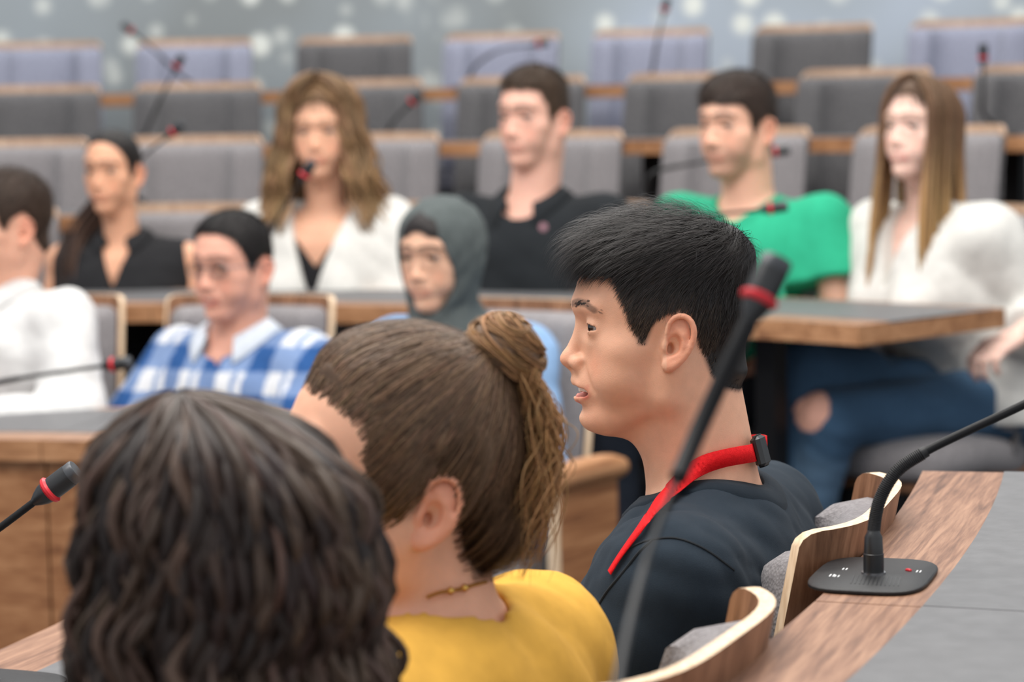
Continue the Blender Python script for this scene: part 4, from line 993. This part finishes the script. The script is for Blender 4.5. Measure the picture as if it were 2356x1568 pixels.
for i in range(700):              # loose curly tail below the bun
    t = np.linspace(0, 1, 22); y0 = rg.normal() * 14; L = 80 + 90 * rg.rand(); x = BUN[0] - 38 - 22 * np.sin(t * 2.6) * (.5 + rg.rand()) + 16 * t * rg.normal() * .6 + 7 * np.sin(t * 9 + rg.rand() * 6.3); z = BUN[2] + 6 - L * t + 4 * np.cos(t * 11 + i); y = y0 + 12 * t * rg.normal() + 6 * np.cos(t * 10 + i)
    tail.append(np.stack([x, y, z], 1))
bu, ta = np.array(bun), np.array(tail); taper = np.interp(np.linspace(0, 1, 22), [0, .15, .8, 1], [.6, 1, .8, .15])[None]
g = Fld((-150, -60, 30), (-20, 60, 170), 3); g.ell(BUN + np.array([-20, 0, 14]), (32, 33, 30)); vb, qb = g.nets(1)
yel.hair([yel.shell(HY, 3, 7, s2l((86, 66, 51)), (40, 110), 20, .8), swept(16000, 4), (vb, qb, np.tile(YH_, (len(vb), 1))), tubes(bu, 1.0 * taper, varcol(s2l((150, 112, 76)), n_b, rg, .4)), tubes(ta, .9 * taper, varcol(YH2, 700, rg, .4))])
tie = MB().tube([BUN + np.array([4, 0, 4]) + 17 * (math.cos(a) * np.array([.5, 0, .86]) + math.sin(a) * np.array([0, 1, 0])) for a in np.linspace(0, 6.28, 26)], 4.5, 8); tie.v = [tuple(v) for v in yel.toT(np.array(tie.v))]; tie.obj('hair_tie', 'black_plastic', yel.hairo, True)
npx = spline([(1118, 1338), (1090, 1345), (1062, 1354), (1040, 1358), (1012, 1362), (985, 1372)], 30); hn = relax(fillna(surf_hits([yel.bodyo], npx)), 2)
ch = MB()
for q_ in hn: ch.lathe([(.0004, -.0016), (.0015, -.0008), (.0015, .0008), (.0004, .0016)], (q_ - yel.O) @ yel.T, 6)
nk = ch.obj('necklace', 'gold', yel.root, True)
for i in (10, 18): 
    b_ = MB().lathe([(.0005, -.0035), (.0026, -.002), (.0034, 0), (.0026, .002), (.0005, .0035)], (hn[i] - yel.O) @ yel.T, 10); b_.obj('bead', 'gold', nk, True)

# ---- woman in the foreground: dark curly hair, seen from behind
HC = [(100, 88), (90, 92), (70, 80), (56, 56), (46, 30), (40, 0), (30, -20), (10, -40), (-20, -60), (-60, -84), (-110, -90), (-130, 160), (60, 175), (105, 120)]
cur = Person('woman with long dark curly hair filling the left foreground', P(540, 1428, 1.66), 152, 155, P(640, 1790, 1.64), 0, dict(wide=-2, neck=46, chin=-3, smile=0), s2l((225, 168, 140)), pitch=4, sc_=.96, female=True, h=3.2, zlow=-230, wid=100, hf=.10, shoulder=.165)
CH = s2l((40, 31, 28)); CH2 = s2l((68, 53, 44))
cur.body(scalp=HC, haircol=CH)
cur.top('top', s2l((60, 58, 62)), h=.009, sleeve=.6); cur.trousers(s2l((50, 52, 60)))
def big(g): g.ell((-25, 0, -20), (62, 84, 100), 40); g.ell((-30, 0, -110), (52, 92, 80), 40)
cur.hair([cur.shell(HC, 8, 10, CH, (40, 110), 14, 2.0),
          cur.locks(420, CH, CH2, (-330, -170), (38, 180), (8, 26), (9, .075), (6.5, 4), 40, 1, 10, 40, .35, .45, 5, 0, -5, -75),
          cur.locks(160, CH2, CH2, (-300, -120), (40, 180), (16, 32), (11, .085), (4.5, 3), 40, 7, 8, 40, .4, .4, 5, 0, -5, -80)])
# ---- people across the aisle
def shortcut(pn, poly, col, n=3500, t=(3, 9), L=(10, 22), seed=1, lift=.35, flow=(.3, 0, -.3), width=.9, shellcol=None):
    lf = lambda p, dd: np.minimum(L[0] + (L[1] - L[0]) * sstep(p[:, 2], 60, 110), 6 + dd)
    pn.hair([pn.shell(poly, t[0], t[1], shellcol or tuple(c * .8 for c in col), (55, 105), 16, .5), pn.strands(poly, n, col, (-50, 0, 122), lf, lambda p: .2 + lift * sstep(p[:, 2], 75, 112), flow, width, 5, seed, .5, .2, .15, None, lambda p, dd: np.clip(dd / 16, 0, 1) * (t[0] + (t[1] - t[0]) * sstep(p[:, 2], 55, 105)) * .9)])
def ROWS(px, py, d): return P(px, py, d)

# man with glasses and plaid shirt
HG = [(98, 95), (87, 94), (73, 80), (64, 62), (54, 42), (46, 20), (38, 2), (32, 2), (24, 26), (6, 37), (-6, 42), (-18, 38), (-27, 20), (-32, -4), (-42, -34), (-70, -50), (-110, -50), (-130, 160), (60, 175), (104, 120)]
def fold_arms(s, dk): return {1: dict(e=(.16, .06, -.20), w=(.17, -.20, -.03), up=(0, 0, 1), curl=.5), -1: dict(e=(.16, -.06, -.20), w=(.17, .20, -.03), up=(0, 0, 1), curl=.5)}
gls = Person('smiling man with glasses in a blue and white plaid shirt', P(548, 627, 5.25), 236, 246, P(548, 770, 5.28), 0, dict(cheek=4, smile=1.2, open=2.5, eye=.7, wide=2, browa=.6), s2l((226, 168, 146)), h=3.2, zlow=-200, hf=-.06, pitch=-2, shoulder=.165, arms={1: dict(e=(.12, .07, -.19), w=(.20, -.14, .00), curl=.4), -1: dict(e=(.12, -.07, -.19), w=(.20, .14, .00), curl=.4)})
gls.body(scalp=HG, haircol=BLK, teeth=True)
def plaid(V, s):
    y, z, x = V[:, 1], V[:, 2], V[:, 0]; u = y + .25 * x; C = np.tile(np.array(s2l((208, 210, 214))), (len(V), 1))
    bl = np.array(s2l((44, 82, 136))); md = np.array(s2l((120, 142, 180)))
    a = (np.abs(((u + .02) % .105) / .105 - .5) < .22); b = (np.abs(((z + .01) % .10) / .10 - .5) < .26); c = (np.abs(((u + .062) % .105) / .105 - .5) < .05)
    C[b] = md; C[a & ~b] = md * .8 + bl * .2; C[a & b] = bl; C[c & ~a] = md; return C
gls.top('shirt', (1, 1, 1), c=.014, h=.005, sleeve=.75, loose=.02, wave=(.003, 30), seed=3, colfn=plaid, vee=(.085, .03), collar=(s2l((205, 212, 222)), .022, .03, 0), nfront=.012)
gls.trousers(s2l((50, 54, 66)))
shortcut(gls, HG, (.020, .017, .017), t=(3, 8), L=(9, 18), n=6000)
gm = MB()
for k in (-1, 1):
    gm.tube([(104 - .012 * (k * 33 + 19 * math.cos(a) - 10 * k) ** 2 * .5 * 0 - abs(19 * math.cos(a) + 33 * k) * .22 + 6, 33 * k + 21 * math.cos(a), 17 + 15 * math.sin(a)) for a in np.linspace(0, 6.283, 25)], 1.1, 6, caps=False)
    gm.tube([(98, 54 * k, 22), (60, 71 * k, 22), (10, 77 * k, 20), (-8, 79 * k, 8)], 1.2, 6)
gm.tube([(107, -13, 20), (110, 0, 23), (107, 13, 20)], 1.2, 6)
gm.v = [tuple(v) for v in gls.toT(np.array(gm.v))]; go = gm.obj('glasses', 'glasses_metal', gls.root, True)
for k in (-1, 1):
    lm_ = MB(); ring = [(110 - abs(20 * math.cos(a) + 33 * k) * .22, 33 * k + 20 * math.cos(a), 17 + 14 * math.sin(a)) for a in np.linspace(0, 6.283, 25)[:-1]]
    lm_.add([tuple(np.array(p) + (.6, 0, 0)) for p in ring] + [tuple(np.array(p) - (.6, 0, 0)) for p in ring], [tuple(range(24)), tuple(range(47, 23, -1))] + [(i, (i + 1) % 24, 24 + (i + 1) % 24, 24 + i) for i in range(24)])
    lm_.v = [tuple(v) for v in gls.toT(np.array(lm_.v))]; lm_.obj('lens', 'lens_glass', go)

# man in a white shirt at the left edge
wht = Person('man with brown hair in a white long-sleeved shirt at the left edge', P(36, 535, 5.34), 206, 236, P(2, 672, 5.36), 0, dict(smile=.2, wide=0), s2l((232, 176, 150)), h=3.2, zlow=-200, hf=-.02, arms={1: dict(e=(.08, .09, -.21), w=(.22, -.12, .02), curl=.6), -1: dict(e=(.08, -.09, -.21), w=(.20, .12, .02), curl=.6)})
wht.body(scalp=HL, haircol=(.05, .033, .024))
WHT = s2l((210, 209, 208))
wht.top('shirt', WHT, c=.012, h=.006, sleeve=1.75, loose=.012, wave=(.0035, 26), seed=6, vee=(.07, .03), collar=(WHT, .024, .03, 0))
wht.trousers(s2l((54, 56, 66)))
shortcut(wht, HL, s2l((66, 51, 42)), t=(6, 14), L=(14, 30), lift=.5)

# woman in the dark headscarf and denim jacket
hij = Person('smiling woman in a dark grey headscarf and light denim jacket', P(1020, 604, 5.02), 240, 240, P(1050, 752, 5.06), 0, dict(cheek=2, smile=1.0, jaw=-3, chin=-2, wide=-2, neck=46, eye=1.0, lipc=.7, browa=.75, lash=.7), s2l((226, 178, 150)), h=3.2, zlow=-230, sc_=.97, female=True, hf=.0, pitch=-3, shoulder=.155,
             arms={1: dict(e=(.10, .06, -.24), w=(.20, -.10, -.03), curl=.5), -1: dict(e=(.10, -.06, -.24), w=(.20, .10, -.03), curl=.5)})
HH = [(100, 66), (88, 62), (40, 60), (20, 20), (-110, 0), (-130, 160), (60, 175), (110, 110)]
hij.body(scalp=HH, haircol=(.022, .018, .018), browcol=(.02, .015, .013))
DEN = s2l((136, 168, 206))
def denim(V, s):
    C = np.tile(np.array(DEN), (len(V), 1)); m = (np.abs(V[:, 1]) < .055) & (V[:, 0] > s.NB[0] + .02); C[m] = s2l((226, 220, 208)); return C
hij.top('denim_jacket', DEN, c=.02, h=.0065, sleeve=1.85, loose=.02, wave=(.005, 26), seed=12, colfn=denim, bust=.02, sw=1.0)
hij.trousers(s2l((110, 150, 196)))
f = hij.f; g = Fld((-150, -140, -260), (125, 140, 160), 3.4)
g.ell((-2, 0, 46), (106, 92, 99)); g.ell((8, 0, -10), (74, 90, 106), 30); g.cap((14, 0, -84), (4, 0, -150), 64, 86, 36)
nb = hij.hmm(hij.NB)
for k in (-1, 1): g.cap(nb + (10, k * 20, -30), nb + (20, k * 95, -75), 70, 52, 50); g.cap(nb + (40, k * 20, -40), nb + (75, k * 45, -120), 55, 45, 40)
g.waves(2.6, .06, 7, aniso=(.5, 1, .6))
g.gen((40, -80, -110), (130, 80, 110), lambda X, Y, Z: np.maximum((np.sqrt((Y / 63) ** 2 + ((Z + 8) / np.where(Z > -8, 95, 93)) ** 2) - 1) * 56, 36 - X), 6, '-')
v, q = g.nets(1); SC = s2l((84, 90, 90))
hij.put('headscarf', hij.toT(v), q, np.tile(SC, (len(v), 1)), 'cloth')
hij.hair([hij.shell(HH, 3, 4, (.02, .016, .016), (40, 100), 8)])

# woman with the ponytail, sleeveless black blouse
HP = [(99, 104), (88, 102), (78, 88), (67, 68), (54, 44), (42, 8), (34, -8), (20, 10), (14, 36), (-6, 42), (-24, 20), (-30, -20), (-44, -50), (-70, -70), (-110, -80), (-130, 160), (60, 175), (106, 120)]
pon = Person('woman with dark hair tied back in a sleeveless black blouse', P(268, 408, 6.25), 250, 262, P(282, 548, 6.28), STEP, dict(smile=.6, jaw=-4, chin=-3, wide=-3, neck=45, nose=-2, lipc=.8, browa=.8, lash=.9), s2l((224, 168, 136)), h=3.4, zlow=-300, sc_=.93, female=True, shoulder=.165, hf=.02,
             arms={1: dict(e=(.03, .055, -.25), w=(.12, -.22, -.05), curl=.5), -1: dict(e=(.04, -.05, -.25), w=(.18, .10, -.06), curl=.5)})
pon.body(scalp=HP, haircol=(.016, .012, .011))
BLKC = s2l((38, 38, 40))
pon.top('blouse', BLKC, c=.010, h=.0065, sleeve=0, wave=(.003, 30), seed=21, vee=(.16, .05), bust=.015, nfront=.01, collar=(BLKC, .012, .03, 0))
pon.trousers(s2l((40, 44, 56)))
rg = np.random.RandomState(5); tl = []
for i in range(140):
    t = np.linspace(0, 1, 20); o_ = rg.normal(size=3) * 15; pts = spline([(-84, 0, 30), (-98, -18, 0), (-78, -60, -60), (0, -104, -150), (62, -104, -240), (76, -98, -330 - 40 * rg.rand())], 20); tl.append(pts + o_ * np.interp(t, [0, .3, 1], [.5, 1, 1.1])[:, None])
tp = np.interp(np.linspace(0, 1, 20), [0, .2, .8, 1], [.7, 1, .9, .2])[None]
pon.hair([pon.shell(HP, 2, 5, (.016, .013, .012), (40, 110), 14), pon.strands(HP, 2500, (.022, .017, .015), (120, 0, 60), lambda p, dd: 20 + 0 * dd, lambda p: .08 + 0 * p[:, 0], (-.8, 0, 0), .8, 5, 1, .4), tubes(np.array(tl), 4.5 * tp, varcol(s2l((74, 54, 44)), 140, rg, .35))])

# woman with long wavy hair in a white blouse
HW_ = [(98, 96), (90, 93), (78, 78), (66, 58), (52, 36), (40, 0), (30, -24), (0, -50), (-60, -84), (-110, -90), (-130, 160), (60, 175), (106, 120)]
wav = Person('woman with long wavy light brown hair in a white blouse', P(745, 320, 6.15), 262, 258, P(748, 480, 6.2), STEP, dict(smile=.7, jaw=-4, chin=-4, wide=-4, neck=45, nose=-1, lipc=.9, browa=.75, lash=.9), s2l((230, 176, 146)), h=3.4, zlow=-340, sc_=1.0, female=True, shoulder=.175, hf=.02)
wav.body(scalp=HW_, haircol=s2l((110, 84, 60)), browcol=s2l((120, 90, 66)))
WB = s2l((212, 210, 205))
wav.top('blouse', WB, c=.02, h=.0065, sleeve=1.7, loose=.03, wave=(.006, 24), seed=31, vee=(.26, .085), bust=.015, nfront=.015, sw=1.12)
wav.top('black_undershirt', s2l((30, 30, 32)), c=.009, h=.008, sleeve=0, wave=None, vee=(.17, .12), bust=.012, nfront=.02)
wav.trousers(s2l((60, 70, 90)))
LB = s2l((120, 93, 68)); LB2 = s2l((152, 120, 86))
wav.hair([wav.shell(HW_, 8, 12, s2l((112, 86, 62)), (40, 110), 14, 1.0), wav.strands(HW_, 3500, s2l((112, 86, 62)), (70, 0, 128), lambda p, dd: 42 + 0 * dd, lambda p: .12 + 0 * p[:, 0], (-.2, 0, -.3), 1.1, 7, 2, .4, 0, .1, None, lambda p, dd: np.clip(dd / 14, 0, 1) * (8 + 4 * sstep(p[:, 2], 40, 110))), wav.locks(460, LB, LB2, (-250, -140), (40, 180), (10, 40), (10, .05), (6, 4), 30, 3, -8, 60, .5, .35)])

# man in the black polo shirt
pol = Person('serious man with short brown hair in a black polo shirt', P(1238, 288, 5.98), 234, 246, P(1226, 458, 6.0), STEP, dict(jaw=-1, wide=-3, smile=0, chin=0, brow=1, nose=1, lipc=.6, browa=.9), s2l((232, 180, 160)), h=3.2, zlow=-240, sc_=1.05, hf=.03, shoulder=.195)
HS = [(98, 82), (84, 84), (66, 80), (62, 60), (52, 46), (46, 20), (40, -2), (32, -2), (24, 26), (6, 37), (-6, 42), (-18, 38), (-27, 20), (-32, -4), (-42, -30), (-70, -46), (-110, -46), (-130, 160), (60, 175), (104, 120)]
BRN = s2l((78, 62, 50))
pol.body(scalp=HS, haircol=BRN, stubble=.12)
PB = s2l((36, 39, 42))
pol.top('polo_shirt', PB, c=.014, h=.0065, sleeve=.75, loose=.016, wave=(.0035, 26), seed=41, vee=(.04, .022), collar=(PB, .018, .03, 0))
pol.trousers(s2l((50, 54, 66)))
shortcut(pol, HS, BRN, t=(4, 12), L=(9, 24), lift=.6)
sh = surf_hits([pol.topo], [(1183, 487), (1250, 522)])
MB().lathe([(.001, -.002), (.007, -.001), (.007, .002), (.001, .003)], (sh[0] - pol.O) @ pol.T, 14, (1, .1, .2)).obj('button', 'white_print', pol.topo, True)
MB().lathe([(.001, -.001), (.010, -.0005), (.010, .001), (.001, .002)], (sh[1] - pol.O) @ pol.T, 14, (1, .3, .2)).obj('emblem', 'emblem_pink', pol.topo, True)

# man in the green T-shirt
HGn = [(104, 66), (92, 68), (70, 66), (62, 52), (54, 44), (48, 18), (40, -6), (32, -6), (24, 26), (6, 37), (-6, 42), (-18, 38), (-27, 20), (-32, -4), (-42, -30), (-70, -46), (-110, -46), (-130, 160), (60, 175), (112, 110)]
DBR = s2l((66, 54, 48))
grn = Person('bearded man with dark hair in a green T-shirt', P(1706, 308, 5.75), 226, 238, P(1722, 462, 5.78), STEP, dict(cheek=1, jaw=1, wide=1, smile=0, brow=1, nose=2, lipc=.6, browa=.95), s2l((234, 182, 156)), h=3.2, zlow=-240, sc_=1.05, hf=.03, shoulder=.20, fat=.015,
             arms={1: dict(e=(.05, .07, -.27), w=(.22, -.12, -.04), curl=.5), -1: dict(e=(.05, -.07, -.27), w=(.22, .12, -.04), curl=.5)})
grn.body(scalp=HGn, haircol=DBR, stubble=.55)
GRN = s2l((48, 166, 128))
grn.top('t_shirt', GRN, c=.016, h=.0065, sleeve=.46, loose=.02, wave=(.004, 24), seed=51, nfront=.02, neckr=.074, collar=(tuple(c * .9 for c in GRN), 0, .016, 0))
grn.trousers(s2l((60, 66, 78)))
shortcut(grn, HGn, DBR, t=(7, 14), L=(14, 30), lift=.4, flow=(.5, 0, -.3))

# woman with long straight hair, white blouse and ripped jeans
wr = Person('woman with long brown hair in a loose white blouse and ripped jeans', P(2128, 318, 5.48), 224, 216, P(2135, 482, 5.52), STEP, dict(jaw=-4, chin=-3, wide=-3, smile=.3, neck=45, lipc=1, browa=.7, lash=.9), s2l((240, 200, 184)), h=3.2, zlow=-320, sc_=.98, female=True, shoulder=.18, hf=-.02, pitch=6,
            arms={1: dict(e=(-.02, .12, -.25), w=(.20, -.12, -.10), hd=(.8, -.4, -.25), curl=.9), -1: dict(e=(.06, -.07, -.26), w=(.20, .10, -.06), curl=.5)})
for_arm = None
tT = lambda p: (p - wr.O) @ wr.T
wr.hip = tT(P(2270, 905, 5.55)); wr.K = {-1: tT(P(1845, 850, 5.30)), 1: tT(P(1915, 965, 5.22))}; wr.A = {-1: tT(P(1790, 1180, 5.28)), 1: tT(P(1855, 1225, 5.30))}
wr.E[1] = tT(P(2420, 735, 5.42)); wr.W[1] = tT(P(2340, 775, 5.25)); wr.hd[1] = (tT(P(2250, 815, 5.18)) - wr.W[1], (0, .2, 1), .9)
for k in (-1, 1): wr.A[k][2] = max(.09, wr.A[k][2])
wr.body(scalp=HW_, haircol=s2l((92, 70, 54)), browcol=s2l((130, 100, 80)))
wr.top('blouse', WB, c=.024, h=.0065, sleeve=1.7, loose=.022, wave=(.0035, 26), seed=61, vee=(.20, .06), bust=.02, nfront=.015, sw=1.0, hem=wr.hip[2] - .05)
JE = np.array(s2l((62, 88, 114))); JL = np.array(s2l((110, 134, 156)))
kn = wr.K[1]
def jeans(V, s):
    n = np.sin(V[:, 0] * 31 + 2 * np.sin(V[:, 2] * 17)) * np.sin(V[:, 1] * 27 + V[:, 2] * 13); C = JE * (1 + .12 * n[:, None]); d = segd(V, s.K[1] * .6 + s.A[1] * .4, s.K[1] * .4 + s.A[1] * .6); m = (1 - sstep(d, .04, .085))[:, None] * .5; C = C * (1 - m) + JL * m
    d2 = np.linalg.norm((V - kn - np.array([.045, -.01, .02])) / np.array([.06, .05, .045]), axis=1); C[d2 < 1] = np.array(s2l((232, 176, 156))); return C
wr.trousers(JE, h=.007, colfn=jeans, name='jeans')
SB = s2l((104, 78, 58)); SB2 = s2l((184, 146, 98))
wr.hair([wr.shell(HW_, 5, 8, s2l((92, 70, 54)), (40, 110), 14), wr.strands(HW_, 3500, s2l((88, 66, 50)), (70, -8, 128), lambda p, dd: 42 + 0 * dd, lambda p: .12 + 0 * p[:, 0], (-.2, 0, -.3), 1.1, 7, 2, .4, 0, .1, None, lambda p, dd: np.clip(dd / 14, 0, 1) * (5 + 3 * sstep(p[:, 2], 40, 110))), wr.locks(300, SB, SB2, (-400, -290), (44, 180), (5, 16), (2.5, .02), (6, 3.5), 30, 4, -12, 95, .1, .3)])
